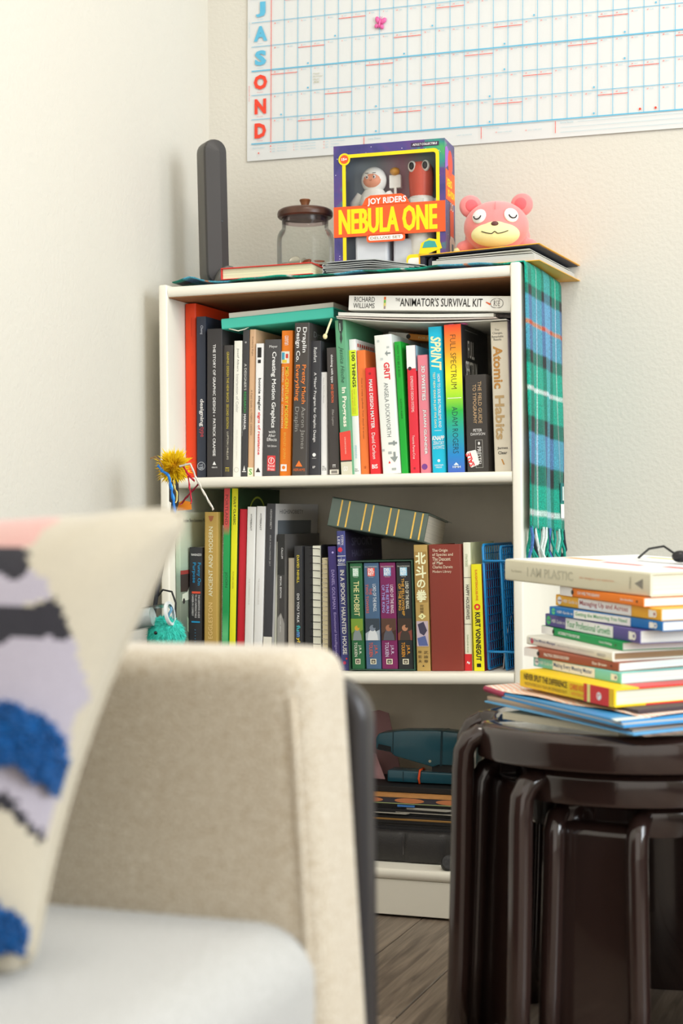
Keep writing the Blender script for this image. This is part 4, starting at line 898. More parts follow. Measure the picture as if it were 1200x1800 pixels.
for k in range(26):
    u = (k + .5) / 26
    p = Vector(scarf_pt(u, DROP - .003))
    c = FC[[3, 4, 0, 0, 2, 1, 0, 4, 1, 1, 4, 0, 2, 2, 3, 3, 2, 0, 0, 5, 4, 2, 2, 4, 0, 2][k]]
    pts = [p + Vector((random.uniform(-.002, .002) * q + .0015 * math.sin(q + k), random.uniform(-.0025, .0025) * q, -.017 * q)) for q in range(5)]
    MB().tube(pts, [.0026, .0031, .0029, .0027, .0020], 6).build('fringe_strand', mat(c, .95, 'wool_yarn', bump=.6, bscale=700, var=.15, vscale=300), scarf, smooth=True)
for (z0, z1, c) in ((.048, .082, (26, 110, 110)), (.022, .046, (232, 228, 226))):
    a = Vector(scarf_pt(.80, DROP - z0)); b2 = Vector(scarf_pt(.80, DROP - z1))
    MB().box(max(a.x, b2.x) + .0025, max(a.x, b2.x) + .0032, a.y - .011, a.y + .013, a.z, b2.z).build('woven_label', mat(c, .8, 'label_cloth'), scarf)
a = Vector(scarf_pt(.80, DROP - .082))
for q in range(4):
    MB().box(a.x + .0048, a.x + .0052, a.y - .002 + q * .003, a.y - .0008 + q * .003, a.z - .03, a.z - .006).build('label_lettering', mat((210, 225, 222), .8, 'thread'), scarf)

# ------------------------------------------------------------------ router
rt = thing('router', 'slim upright charcoal router with rounded ends at the left of the bookcase top', 'router', (.060, .107, 1.0655), (0, R(-.9), R(46)))
RG1 = mat((92, 90, 86), .5, 'router_shell'); RG2 = mat((60, 58, 58), .45, 'router_face')
rw, rh, rtk = .043, .262, .046
def stad(w, z0, z1, n=10):
    r = w / 2
    return [(r * math.cos(R(a)), z1 - r + r * math.sin(R(a))) for a in [180 * k / n for k in range(n + 1)]] + [(r * math.cos(R(a)), z0 + r + r * math.sin(R(a))) for a in [180 + 180 * k / n for k in range(n + 1)]]
MB().prism(stad(rw, 0.004, rh), -rtk / 2 + .012, rtk / 2, 1).build('shell', RG1, rt, smooth=True, bevel=.002)
# faceted front with a ridge off-centre
f = MB(); o1 = stad(rw - .001, .0045, rh - .0005); n = len(o1)
ridge = [(.004, rh - .022), (.004, .03)]
vs = [(x, -rtk / 2 + .0115, z) for x, z in o1] + [(x * .93, -rtk / 2 + .006, .0045 + (z - .0045) * .985 + .002) for x, z in o1]
fs = [(i, (i + 1) % n, (i + 1) % n + n, i + n) for i in range(n)]
vs += [(.004, -rtk / 2 - .001, rh - .024), (.004, -rtk / 2 - .001, .028)]
k0 = n; A_, B_ = 2 * n, 2 * n + 1
hf = n // 2
for i in range(n):
    j = (i + 1) % n
    za = o1[i][1]
    if i < hf - 1:   # top arc
        fs.append((n + i, n + j, A_))
    elif i == hf - 1:
        fs.append((n + i, n + j, B_, A_))
    elif i < n - 1:
        fs.append((n + i, n + j, B_))
    else:
        fs.append((n + i, n + j, A_, B_))
f.add(vs, fs).build('front_face', RG2, rt, fix=True)
MB().tube([(.006, -rtk / 2 - .0012, .115), (.006, -rtk / 2 - .0002, .115)], .0017, 10).build('light_hole', mat((12, 12, 12), .4), rt)
ft = MB().prism([(.026 * math.cos(R(a)) * .95, .036 * math.sin(R(a))) for a in range(0, 181, 15)], -rtk / 2 - .018, -rtk / 2 + .02, 1)
ft.build('foot', RG1, rt, loc=(.014, .006, 0), smooth=True, bevel=.004)
MB().tube([(.022, -rtk / 2 - .0125, .016), (.022, -rtk / 2 - .0112, .016)], .003, 10).build('screw_hole', mat((10, 10, 10), .5), rt)

# ------------------------------------------------------------------ red book lying with its pages to the front
zt0 = 1.0650
rbk = thing('hardback_book', 'red hardback lying with its page edges to the front, in front of the glass jar', 'book', (.193, .022, zt0), (0, R(-.3), R(1.5)))
MB().box(-.083, .083, 0, .105, 0, .0016).build('lower_board', mat((206, 50, 42), .45, 'red_cloth'), rbk, bevel=.0006)
MB().box(-.083, .083, -.002, .105, .0185, .0202).build('upper_board', mat((206, 50, 42), .45, 'red_cloth'), rbk, bevel=.0006)
MB().box(-.0836, -.0815, .0, .105, 0.0005, .0198).build('spine', mat((196, 44, 40), .45, 'red_cloth'), rbk, bevel=.0006)
MB().box(-.081, .0795, .0035, .102, .0016, .0185).build('pages', page_mat((236, 222, 188), 2), rbk)

# ------------------------------------------------------------------ glass jar with coins
JX, JY, JZ = .2208, .135, 1.0648
jar = thing('glass_jar', 'clear glass jar with a dark wooden lid holding coins, on the bookcase top', 'jar', (JX, JY, JZ))
GLASS = clear_mat('clear_glass', (.94, .955, .95), .16, .02, .75)
JH = 1.085
prof = [(.001, .0), (.042, .0), (.0475, .003), (.0495, .008), (.0500, .02), (.0500, .070), (.0490, .080), (.0455, .0865), (.0415, .090), (.0408, .095), (.0412, .1085)]
MB().lathe([(r, z * JH) for r, z in prof], 48).build('body', GLASS, jar, smooth='all')
MB().lathe([(.0400, .0015), (.0455, .0045), (.0470, .010), (.0470, .012), (.001, .009)], 40).build('thick_base', clear_mat('glass_base', (.90, .93, .92), .3, .05, .6), jar, smooth='all')
LZ = .1085 * (JH - 1)
WOODD = mat((74, 48, 36), .35, 'dark_walnut', var=.3, vscale=40)
MB().lathe([(.001, .108), (.046, .108), (.0485, .1105), (.0490, .116), (.0475, .1205), (.043, .1235), (.02, .1255), (.001, .126)], 48).build('lid', WOODD, jar, loc=(0, 0, LZ), smooth=True)
MB().lathe([(.0405, .1), (.0405, .1085), (.038, .1085), (.038, .1)], 40).build('seal', clear_mat('seal_silicone', (.85, .78, .8), .25, .2, .6), jar, loc=(0, 0, LZ), smooth=True)
MB().lathe([(.001, .1255), (.0070, .1255), (.0066, .131), (.0085, .137), (.0098, .1395), (.0092, .1412), (.001, .1415)], 24).build('knob', mat((120, 74, 44), .4, 'walnut_knob', var=.2, vscale=60), jar, loc=(0, 0, LZ), smooth=True)
random.seed(21)
cm_cu = mat((176, 98, 66), .35, 'copper', metal=.85); cm_ag = mat((176, 172, 160), .32, 'nickel', metal=.85)
coin_me = {}
for kind, m_, r_ in (('copper', cm_cu, .0095), ('silver', cm_ag, .0112)):
    coin_me[kind] = MB().lathe([(.0002, 0), (r_ - .0006, 0), (r_, .0003), (r_, .0013), (r_ - .0005, .0016), (r_ - .0013, .0016), (r_ - .0018, .0013), (.0002, .0013)], 20).mesh('coin', m_, smooth=True, fix=True)
spots = [('silver', -.026, -.024, .034, 24, 14, 'silver coin lying tilted at the left of the glass jar'), ('silver', -.006, -.036, .036, 64, 6, 'pale silver coin standing on edge at the front of the glass jar'), ('silver', .002, -.026, .035, 52, -16, 'silver coin leaning right behind the pale standing one in the jar'),
         ('copper', .014, -.032, .034, 40, -10, 'large-looking copper coin leaning beside the pale standing one in the jar'), ('copper', .032, -.016, .037, 16, 30, 'topmost copper coin at the right side of the glass jar'), ('copper', .030, -.022, .031, 12, 60, 'copper coin just under the topmost one at the right of the jar'),
         ('copper', .033, -.012, .024, 8, 20, 'copper coin third from the top at the right of the jar'), ('copper', .022, -.034, .022, 20, 30, 'copper coin low at the right front of the glass jar'), ('copper', .010, -.008, .035, 18, 80, 'copper coin lying in the middle of the coin heap in the jar'),
         ('silver', -.030, .004, .031, 18, 140, 'silver coin at the back left of the coin heap in the jar'), ('silver', -.010, .018, .032, 14, 250, 'silver coin at the back of the coin heap in the jar'), ('copper', .022, .016, .033, 12, 200, 'copper coin at the back right of the coin heap in the jar'),
         ('copper', -.016, -.030, .026, 30, 20, 'copper coin under the tilted silver one at the left of the jar'), ('silver', -.034, -.016, .022, 22, 60, 'silver coin low against the left glass of the jar'), ('copper', -.012, -.014, .033, 12, 0, 'copper coin between the two silver ones at the left of the heap')]
MB().lathe([(.0005, .011), (.046, .011), (.0465, .017), (.040, .024), (.020, .030), (.0005, .031)], 28).build('coin_bed', mat((120, 84, 66), .5, 'dark_copper', metal=.5, bump=.8, bscale=160, var=.4, vscale=120), jar, smooth='all')['kind'] = 'stuff'
for kd, cx, cy_, cz, tilt, az, lb in spots:
    o = bpy.data.objects.new('coin', coin_me[kd]); COL.objects.link(o)
    o.location = (JX + cx, JY + cy_, JZ + cz)
    o.rotation_euler = (R(tilt), 0, R(az))
    tag(o, lb, 'coin', 'coins in the glass jar')

# ------------------------------------------------------------------ collector's box with two figures
bxz = 1.0650
tb_ = thing('toy_box', 'purple boxed pair of toy astronaut figures behind a clear window, yellow title on orange', 'toy box', (.3862, .105, bxz), (0, 0, R(3.5)))
bw, bh, bd = .196, .2300, .075
def space_print():
    m, nt, b = new_mat('space_print')
    tc = nt.nodes.new('ShaderNodeTexCoord')
    n = nt.nodes.new('ShaderNodeTexNoise'); n.inputs['Scale'].default_value = 13; n.inputs['Detail'].default_value = 5; n.inputs['Distortion'].default_value = .6
    nt.links.new(tc.outputs['Object'], n.inputs['Vector'])
    r = nt.nodes.new('ShaderNodeValToRGB')
    els = r.color_ramp.elements
    for _ in range(3): els.new(.5)
    for e, (p, c) in zip(els, [(.30, (40, 40, 96)), (.47, (66, 58, 122)), (.56, (84, 56, 120)), (.62, (40, 130, 120)), (.72, (70, 160, 80))]):
        e.position = p
    for e, (p, c) in zip(els, [(.30, (40, 40, 96)), (.47, (66, 58, 122)), (.56, (84, 56, 120)), (.62, (40, 130, 120)), (.72, (70, 160, 80))]):
        e.color = rgb(c)
    nt.links.new(n.outputs['Fac'], r.inputs['Fac'])
    v = nt.nodes.new('ShaderNodeTexVoronoi'); v.inputs['Scale'].default_value = 120
    nt.links.new(tc.outputs['Object'], v.inputs['Vector'])
    lt = nt.nodes.new('ShaderNodeMath'); lt.operation = 'LESS_THAN'; lt.inputs[1].default_value = .09
    nt.links.new(v.outputs['Distance'], lt.inputs[0])
    mx = nt.nodes.new('ShaderNodeMix'); mx.data_type = 'RGBA'
    nt.links.new(lt.outputs[0], mx.inputs[0]); nt.links.new(r.outputs[0], mx.inputs[6]); mx.inputs[7].default_value = (.75, .75, .8, 1)
    nt.links.new(mx.outputs[2], b.inputs['Base Color'])
    b.inputs['Roughness'].default_value = .35
    return m
SPACE = space_print()
hw = bw / 2
wx0, wx1, wz0, wz1 = -hw + .0215, hw - .0155, .012, bh - .022     # window opening
YEL = mat((244, 200, 20), .4, 'yellow_print'); ORA = mat((232, 84, 34), .4, 'orange_print')
front = MB()
front.box(-hw, wx0, 0, .0015, 0, bh).box(wx1, hw, 0, .0015, 0, bh).box(wx0, wx1, 0, .0015, wz1, bh).box(wx0, wx1, 0, .0015, 0, wz0)
front.build('front_panel', SPACE, tb_)
MB().box(-hw, -hw + .0012, .0015, bd, 0, bh).build('side_panel', SPACE, tb_)
MB().box(hw - .0012, hw, .0015, bd, 0, bh).build('side_panel', SPACE, tb_)
MB().box(-hw + .0012, hw - .0012, .0015, bd, bh - .0012, bh).build('top_panel', SPACE, tb_)
MB().box(-hw + .0012, hw - .0012, .0015, bd, 0, .0012).build('base_panel', SPACE, tb_)
MB().box(-hw + .0012, hw - .0012, bd - .0132, bd - .012, .0012, bh - .0012).build('backing_card', ramp_mat([(0, (176, 192, 200)), (.3, (150, 162, 164)), (.55, (196, 146, 158)), (.75, (150, 172, 162)), (1, (170, 182, 190))], 0, .5, 'backing_print'), tb_)
yo = rrect(wx0 - .006, wx1 + .006, wz0 - .006, wz1 + .006, .009); yi = rrect(wx0, wx1, wz0, wz1, .005)
n = len(yo)
fr = MB().add([(x, -.0006, z) for x, z in yo] + [(x, -.0006, z) for x, z in yi] + [(x, .0012, z) for x, z in yi], [(i, (i + 1) % n, (i + 1) % n + n, i + n) for i in range(n)] + [(i + n, (i + 1) % n + n, (i + 1) % n + 2 * n, i + 2 * n) for i in range(n)])
fr.build('window_frame', YEL, tb_)
MB().box(wx0, wx1, .0022, .0026, wz0, wz1).build('clear_window', clear_mat('clear_plastic', (1, 1, 1), .10, .06, .6), tb_)
BLI = clear_mat('blister', (.98, .985, .99), .3, .10, .7)
# figures: parts of the boxed set
FW = mat((228, 224, 218), .45, 'figure_white'); FR = mat((196, 74, 52), .4, 'figure_red'); FS = mat((222, 150, 120), .5, 'figure_skin'); FG = mat((196, 140, 60), .4, 'figure_gold')
fa = MB()
fa.lathe([(.001, .118), (.024, .118), (.026, .135), (.0215, .150), (.0175, .156), (.001, .158)], 20, (-.036, .036, 0), 0)
fa.ball((-.036, .036, .174), (.0225, .020, .0235), 20, 12, 0)
fa.ball((-.036, .0285, .172), (.0175, .0155, .0150), 18, 10, 1)
fa.lathe([(.001, .108), (.0235, .108), (.0245, .119), (.001, .1195)], 18, (-.036, .036, 0), 2)
fa.lathe([(.001, .03), (.020, .03), (.023, .108), (.001, .108)], 16, (-.036, .036, 0), 0)
fa.box(-.047, -.025, .009, .015, .123, .141, 0)
for sx in (-1, 1):
    fa.tube([(-.036 + sx * .024, .036, .150), (-.036 + sx * .034, .034, .135), (-.036 + sx * .037, .032, .110)], [.008, .009, .008], 10, 0)
    fa.ball((-.036 + sx * .0065, .0135, .176), (.0026, .0018, .0034), 10, 8, 3)
    fa.ball((-.036 + sx * .0063, .0122, .1757), (.0014, .001, .0019), 8, 6, 4)
    fa.box(-.036 + sx * .0065 - .003, -.036 + sx * .0065 + .003, .0128, .0135, .1822, .1832, 4)
fa.ball((-.036, .0122, .1715), (.0022, .0022, .0022), 8, 6, 1)
fa.build('astronaut_figure', [FW, FS, FG, mat((240, 240, 238), .4), mat((60, 44, 38), .5)], tb_, smooth=True)['label'] = 'pale astronaut figure with a pink face'
fb = MB()
fb.lathe([(.001, .13), (.018, .13), (.0205, .150), (.0215, .175), (.020, .190), (.0155, .198), (.008, .200), (.001, .2005)], 22, (.048, .036, 0), 0)
fb.lathe([(.001, .114), (.026, .114), (.0285, .124), (.026, .134), (.019, .140), (.001, .140)], 20, (.048, .036, 0), 1)
fb.lathe([(.001, .104), (.027, .104), (.027, .114), (.001, .114)], 18, (.048, .036, 0), 2)
fb.lathe([(.001, .03), (.022, .03), (.025, .104), (.001, .104)], 16, (.048, .036, 0), 1)
fb.box(.036, .058, .0062, .012, .119, .133, 1)
for sx in (-1, 1):
    fb.ball((.048 + sx * .012, .020, .190), (.0072, .006, .0098), 14, 10, 3)
    fb.ball((.048 + sx * .0118, .0150, .190), (.0045, .003, .0066), 12, 8, 4)
    fb.tube([(.048 + sx * .026, .036, .134), (.048 + sx * .034, .034, .122), (.048 + sx * .038, .032, .104)], [.008, .009, .008], 10, 1)
fb.build('alien_figure', [FR, FW, FG, mat((230, 226, 216), .4), mat((30, 26, 26), .3)], tb_, smooth=True)['label'] = 'red long-headed alien figure with big round eyes'
pt = MB()
pt.box(-.007, .013, .030, .040, .158, .180, 0).ball((.003, .030, .186), (.009, .008, .007), 12, 8, 1).tube([(.003, .032, .158), (.003, .032, .142)], .0026, 8, 0)
pt.build('small_figure', [FW, FG], tb_, smooth=True)
MB().grid(lambda u, v: (-.036 + .046 * (u - .5) * 2 * .9, .0075 + .010 * abs(2 * u - 1) ** 2, .115 + .085 * v), 10, 6).build('blister_shell', BLI, tb_, smooth='all')
MB().grid(lambda u, v: (.048 + .034 * (u - .5) * 2, .0045 + .012 * abs(2 * u - 1) ** 2, .105 + .098 * v), 10, 6).build('blister_shell', BLI, tb_, smooth='all')
# lower tray seen under the banner
MB().box(wx0 + .012, wx0 + .07, .012, .05, .008, .075).box(wx0 + .078, wx1 - .012, .018, .05, .008, .068).build('blister_tray', mat((196, 200, 206), .25, 'milky_plastic'), tb_, bevel=.004)
# orange banner wrapped round the front
bz0, bz1 = .0720, .1245
bn = MB().box(-hw - .0003, hw + .0003, -.0016, -.0004, bz0, bz1)
bn.prism([(-.048, bz1 - .001), (.037, bz1 - .001), (.030, bz1 + .012), (.022, bz1 + .0165), (-.032, bz1 + .0165), (-.041, bz1 + .012)], -.0016, -.0004, 1)
bn.prism(rrect(-.040, .028, bz0 - .0115, bz0 + .002, .005), -.0016, -.0004, 1)
bn.build('title_banner', ORA, tb_, fix=True)
letter(tb_, 'JOY RIDERS', (-.0375, -.0019, bz1 - .002), (.068, 0, 0.001), (0, 0, .0135), (240, 238, 232), .025)
for q in (-1, 0, 1):
    letter(tb_, 'NEBULA ONE', (-.0885 + .0010 * q, -.0019 - .00004 * q, bz0 + .0045), (.172, 0, 0), (0, 0, .0435), (248, 206, 10), .02, name='box_title')
MB().prism(rrect(-.0365, .0245, bz0 - .0085, bz0 - .0005, .0038), -.0020, -.0016, 1).build('deluxe_label', mat((236, 232, 222), .5), tb_, fix=True)
letter(tb_, 'DELUXE SET', (-.033, -.0023, bz0 - .0068), (.054, 0, 0), (0, 0, .0046), (150, 120, 90), .01)
MB().box(.040, .088, -.0010, -.0004, bh - .0115, bh - .0045).build('collectible_label', mat((58, 40, 70), .5), tb_)
letter(tb_, 'ADULT COLLECTIBLE', (.0425, -.0014, bh - .0098), (.043, 0, 0), (0, 0, .0038), (236, 234, 236), .02, .15)
age = MB(); cxa, cza = wx0 - .002, wz1 - .002
age.lathe([(.0002, 0), (.0105, 0), (.0105, .0006), (.0002, .0006)], 24)
ag = age.build('age_badge', YEL, tb_, loc=(cxa, -.0006, cza), rot=(R(90), 0, 0))
MB().lathe([(.0002, .0006), (.0075, .0006), (.0075, .0009), (.0002, .0009)], 24).build('age_badge', ORA, ag)
letter(tb_, '15+', (cxa - .0048, -.0018, cza - .0022), (.0098, 0, 0), (0, 0, .0046), (240, 238, 232), .04)
# small badge at the lower right, with a generic sea-green shape
bdg = MB().prism(rrect(.030, .075, .010, .036, .008), -.0016, -.0006, 1).prism([(.050, .030), (.092, .044), (.088, .058), (.070, .062), (.056, .054)], -.0016, -.0006, 1)
bdg.build('corner_badge', YEL, tb_, fix=True)
MB().prism([(.058, .046), (.084, .046), (.080, .056), (.070, .058), (.062, .056)], -.0022, -.0016, 1).build('corner_badge', mat((50, 150, 150), .5), tb_, fix=True)
MB().prism(rrect(.033, .056, .014, .030, .006), -.0022, -.0016, 1).build('corner_badge', mat((236, 232, 222), .5), tb_, fix=True)
# printed right side
sx_ = hw + .0003
def sd(pts, c, off=0):
    decal(tb_, [(sx_ + off, y, z) for y, z in pts], c, 'side_print')
sd([(.004, .128), (.074, .128), (.074, .180), (.004, .180)], (236, 92, 30))
letter(tb_, 'XERO', (sx_ + .0002, .012, .152), (0, .040, 0), (0, 0, .014), (248, 206, 10), .04)
letter(tb_, 'XI-VION', (sx_ + .0002, .016, .135), (0, .054, 0), (0, 0, .013), (248, 206, 10), .04)
sd([(.002, .18), (.030, .19), (.034, .212), (.016, .220), (.002, .215)], (150, 96, 190))
sd([(.040 + .018 * math.cos(q * .4), .195 + .022 * math.sin(q * .4)) for q in range(16)], (214, 70, 50), .0001)
sd([(.036, .060), (.062, .060), (.064, .115), (.058, .127), (.040, .127), (.034, .115)], (226, 86, 44))
sd([(.030, .030), (.072, .030), (.072, .062), (.060, .070), (.038, .070), (.030, .06)], (232, 226, 216), .0001)
sd([(.046, .040), (.058, .040), (.058, .058), (.046, .058)], (70, 130, 150), .0002)
sd([(.034, .014), (.070, .014), (.070, .030), (.034, .030)], (226, 168, 70), .0001)
for yy in (.042, .056):
    sd([(yy + .005 * math.cos(q * .524), .121 + .007 * math.sin(q * .524)) for q in range(12)], (236, 234, 226), .0002)
    sd([(yy + .003 * math.cos(q * .524), .121 + .005 * math.sin(q * .524)) for q in range(12)], (40, 36, 36), .0003)

# ------------------------------------------------------------------ folded silver sheet
fs_ = thing('folded_foil_sheet', 'silvery grey sheet folded into many layers in front of the toy box', 'foil sheet', (.35, .045, 1.0650))
FOIL = mat((176, 180, 182), .28, 'silver_film', metal=.55)
for k in range(7):
    z0 = .0012 + .0030 * k
    ln_ = .075 + .004 * k
    pts = []
    for i in range(15):
        u = i / 14
        x = -.062 + .004 * abs(k - 3.2) * .6 + ln_ * 1.75 * u
        hgt = z0 * (1.06 if u < .5 else 1.06 * max(.28, 1 - (u - .5) * 1.45))
        pts.append((x, hgt + .0007 * math.sin(6 * u + k)))
    m_ = MB()
    vs = []
    for (x, z) in pts:
        vs += [(x, -.004 + .0015 * (k % 3), z), (x, .055, z), (x, .055, z + .0013), (x, -.004 + .0015 * (k % 3), z + .0013)]
    n_ = len(pts)
    q = [(0, 1, 2, 3), (4 * n_ - 1, 4 * n_ - 2, 4 * n_ - 3, 4 * n_ - 4)]
    for i in range(n_ - 1):
        a = 4 * i; b_ = a + 4
        q += [(a, b_, b_ + 1, a + 1), (a + 1, b_ + 1, b_ + 2, a + 2), (a + 2, b_ + 2, b_ + 3, a + 3), (a + 3, b_ + 3, b_, a)]
    m_.add(vs, q).build('layer', FOIL, fs_, smooth=True, fix=True)
for k in range(3):
    z = .0035 + .0062 * k
    pts = [(-.0605 + .0034 * math.cos(R(a)), .0, z + .0020 * math.sin(R(a))) for a in range(90, 271, 30)]
    MB().prism([(-.0600 + r_ * math.cos(R(a)), z + r_ * .95 * math.sin(R(a))) for r_, a in [(.0032, a) for a in range(90, 271, 30)] + [(.0020, a) for a in range(270, 89, -30)]], -.003, .055, 1).build('fold', FOIL, fs_, smooth=True, fix=True)

# ------------------------------------------------------------------ yellow portfolio of sheets
pf = thing('portfolio_binder', 'yellow-covered portfolio full of sheets overhanging the right end of the bookcase top', 'binder', (.5565, .052, 1.0668), (0, 0, R(-3.0)))
YC = mat((222, 164, 52), .45, 'yellow_card'); YK = mat((40, 40, 52), .6, 'black_cloth')
pw_, pd_ = .208, .262
MB().box(-pw_ / 2, pw_ / 2, 0, pd_, 0, .0016).build('lower_cover', YC, pf, bevel=.0005)
uc = MB(); 
uc.add([(-pw_ / 2, 0, .0225), (pw_ / 2, .0, .0272), (pw_ / 2, pd_, .0272), (-pw_ / 2, pd_, .0225), (-pw_ / 2, 0, .0241), (pw_ / 2, .0, .0288), (pw_ / 2, pd_, .0288), (-pw_ / 2, pd_, .0241)], [(0, 3, 2, 1), (4, 5, 6, 7), (0, 1, 5, 4), (1, 2, 6, 5), (2, 3, 7, 6), (3, 0, 4, 7)])
uc.build('upper_cover', YC, pf, bevel=.0005)
ul = MB().add([(-pw_ / 2 + .003, .002, .0212), (pw_ / 2 - .004, .002, .0258), (pw_ / 2 - .004, pd_ - .004, .0258), (-pw_ / 2 + .003, pd_ - .004, .0212), (-pw_ / 2 + .003, .002, .0224), (pw_ / 2 - .004, .002, .0271), (pw_ / 2 - .004, pd_ - .004, .0271), (-pw_ / 2 + .003, pd_ - .004, .0224)], [(0, 3, 2, 1), (4, 5, 6, 7), (0, 1, 5, 4), (1, 2, 6, 5), (2, 3, 7, 6), (3, 0, 4, 7)])
ul.build('cover_lining', mat((56, 60, 74), .6, 'dark_lining'), pf)
MB().box(-pw_ / 2, -pw_ / 2 + .0016, 0.0005, pd_, .0016, .0226).build('spine', YC, pf)
MB().box(-pw_ / 2 + .002, -pw_ / 2 + .010, .003, pd_ - .003, .0018, .021).build('binding', YK, pf)
for k in range(5):
    MB().tube([(-pw_ / 2 + .018, .006 + .0004 * k, .003 + .0034 * k), (-pw_ / 2 + .018, pd_ - .01, .003 + .0034 * k)], .0048, 10, flat=.36).build('binding_fold', YK, pf, smooth=True)
PGR = page_mat((196, 196, 192), 2, 1400)
MB().box(-pw_ / 2 + .022, pw_ / 2 - .010, .005, pd_ - .006, .0018, .0132).build('sheets', PGR, pf)
for k, (zz, x0, x1, s) in enumerate(((.0150, -.074, .090, 0.0), (.0178, -.070, .086, .012))):
    sh = MB().add([(x0, .004, zz - .001), (x1, .004, zz + s * .2), (x1, pd_ - .01, zz + s * .2), (x0, pd_ - .01, zz - .001), (x0, .004, zz), (x1, .004, zz + .0012 + s * .2), (x1, pd_ - .01, zz + .0012 + s * .2), (x0, pd_ - .01, zz)], [(0, 3, 2, 1), (4, 5, 6, 7), (0, 1, 5, 4), (1, 2, 6, 5), (2, 3, 7, 6), (3, 0, 4, 7)])
    sh.build('loose_sheet', mat((214, 212, 204), .5, 'paper'), pf)

# ------------------------------------------------------------------ pink plush animal
pl = thing('plush_toy', 'pink plush animal with round ears and closed eyes resting on the yellow portfolio', 'soft toy', (.566, .135, 1.0960), (0, 0, R(12)))
PINK = fabric_mat((238, 134, 134), 1400, .35, .06, .95, .0008, .6)
PINKD = fabric_mat((222, 100, 106), 1400, .35, .06, .95, .0008, .6)
CRM = fabric_mat((240, 220, 160), 1400, .3, .05, .95, .0008, .5)
bd_ = MB()
bd_.ball((0, .048, .036), (.056, .062, .037), 28, 16)
bd_.ball((0, .0, .046), (.055, .046, .044), 28, 18)
for s in (-1, 1):
    bd_.ball((s * .052, .016, .014), (.017, .022, .014), 16, 10, rot=Matrix.Rotation(R(25 * s), 3, 'Z'))
bo = bd_.build('body', PINK, pl, smooth='all')
rm = bo.modifiers.new('join', 'REMESH'); rm.mode = 'VOXEL'; rm.voxel_size = .003; rm.use_smooth_shade = True
sm_ = bo.modifiers.new('soften', 'SMOOTH'); sm_.factor = .5; sm_.iterations = 5
for s in (-1, 1):
    e = MB().ball((0, 0, 0), (.0195, .0115, .0195), 20, 12).build('ear', PINK, pl, loc=(s * .043, .004, .083), rot=(0, R(20 * s), R(-14 * s)), smooth='all')
    MB().ball((0, -.0078, 0), (.0115, .005, .0115), 16, 10).build('inner_ear', PINKD, e, smooth='all')
    ey = MB().ball((0, 0, 0), (.0132, .0055, .0125), 18, 10).build('eye_patch', mat((236, 228, 224), .9, 'felt'), pl, loc=(s * .0265, -.0375, .0585), rot=(R(-14), 0, R(30 * s)), smooth='all')
    MB().tube([(.0070 * math.cos(R(a)), -.0058, -.001 + .0062 * math.sin(R(a))) for a in range(185, 356, 17)], .0010, 6).build('closed_eye', mat((40, 30, 34), .8, 'thread'), ey)
    MB().ball((s * .066, .004, .009), (.007, .006, .0055), 12, 8).build('paw_tip', CRM, pl, smooth='all')
mz = MB().ball((0, -.0345, .0275), (.0410, .0245, .0205), 28, 16)
mz.ball((0, -.043, .040), (.019, .012, .0085), 18, 10)
mo = mz.build('muzzle', CRM, pl, smooth='all')
r2 = mo.modifiers.new('join', 'REMESH'); r2.mode = 'VOXEL'; r2.voxel_size = .0022; r2.use_smooth_shade = True
s2 = mo.modifiers.new('soften', 'SMOOTH'); s2.factor = .5; s2.iterations = 8
def mzy(x, z):
    q = 1 - (x / .0410) ** 2 - ((z - .0275) / .0205) ** 2
    return -.0345 - .0245 * math.sqrt(max(0, q))
MB().ball((0, -.0535, .0425), (.0062, .004, .0042), 14, 10).build('nose', mat((96, 60, 56), .6, 'nose_thread'), pl, smooth='all')
pts = []
for i in range(25):
    x = -.022 + .044 * i / 24
    z = .0250 + .0052 * (x / .022) ** 2 - .0040 * math.exp(-(x / .003) ** 2) * -1
    pts.append((x, mzy(x, z) - .0004, z))
MB().tube(pts, .0007, 6).build('stitched_mouth', mat((60, 44, 36), .8, 'thread'), pl)
MB().tube([(0, -.0285, .0835), (0, -.036, .0765), (0, -.041, .069)], .0005, 5).build('head_seam', PINKD, pl)
GAIN = 1.1
# ================================================================== wall calendar
calt = thing('wall_calendar', 'large white year planner with blue grid and month initials, hung on the back wall', 'calendar', (.0415, BY - .0035, 1.3305), (0, R(.80), 0))
CW, CHH = .955, .76
MB().grid(lambda u, v: (CW * u, -.0006 * math.sin(u * 9) - .0012 * math.exp(-((u - .325) / .006) ** 2) - .0010 * math.exp(-((v - .265) / .01) ** 2), CHH * v), 80, 40).build('sheet', mat((212, 214, 214), .55, 'poster_paper', spec=.3), calt, smooth='all')
CB = mat((92, 178, 212), .5, 'blue_ink'); CR = mat((226, 66, 44), .5, 'red_ink'); CP = mat((150, 190, 204), .5, 'pale_ink')
YI = -.0026
S0, T0, CWD, CHT = .0495, .0315, .02683, .0457
def bar(mb, s0, s1, t0, t1, y=YI):
    mb.add([(s0, y, t0), (s1, y, t0), (s1, y, t1), (s0, y, t1)], [(0, 1, 2, 3)])
mb = MB()
for r_ in range(0, 13):
    th_ = .0011 if r_ % 3 == 0 else .0005
    bar(mb, .0095, .94, T0 + r_ * CHT - th_, T0 + r_ * CHT + th_)
for c_ in range(1, 33):
    bar(mb, S0 + c_ * CWD - .0005, S0 + c_ * CWD + .0005, T0, T0 + 12 * CHT, YI - .0001)
mb.build('grid_line', CB, calt)
mb = MB(); bar(mb, S0 - .0006, S0 + .0006, T0, T0 + 12 * CHT, YI - .0002)
mb.build('margin_line', CR, calt)
months = [('D', 31, 3), ('N', 30, 1), ('O', 31, 5), ('S', 30, 3), ('A', 31, 0), ('J', 31, 4)]   # days in the month, weekday of the first (Mon = 0)
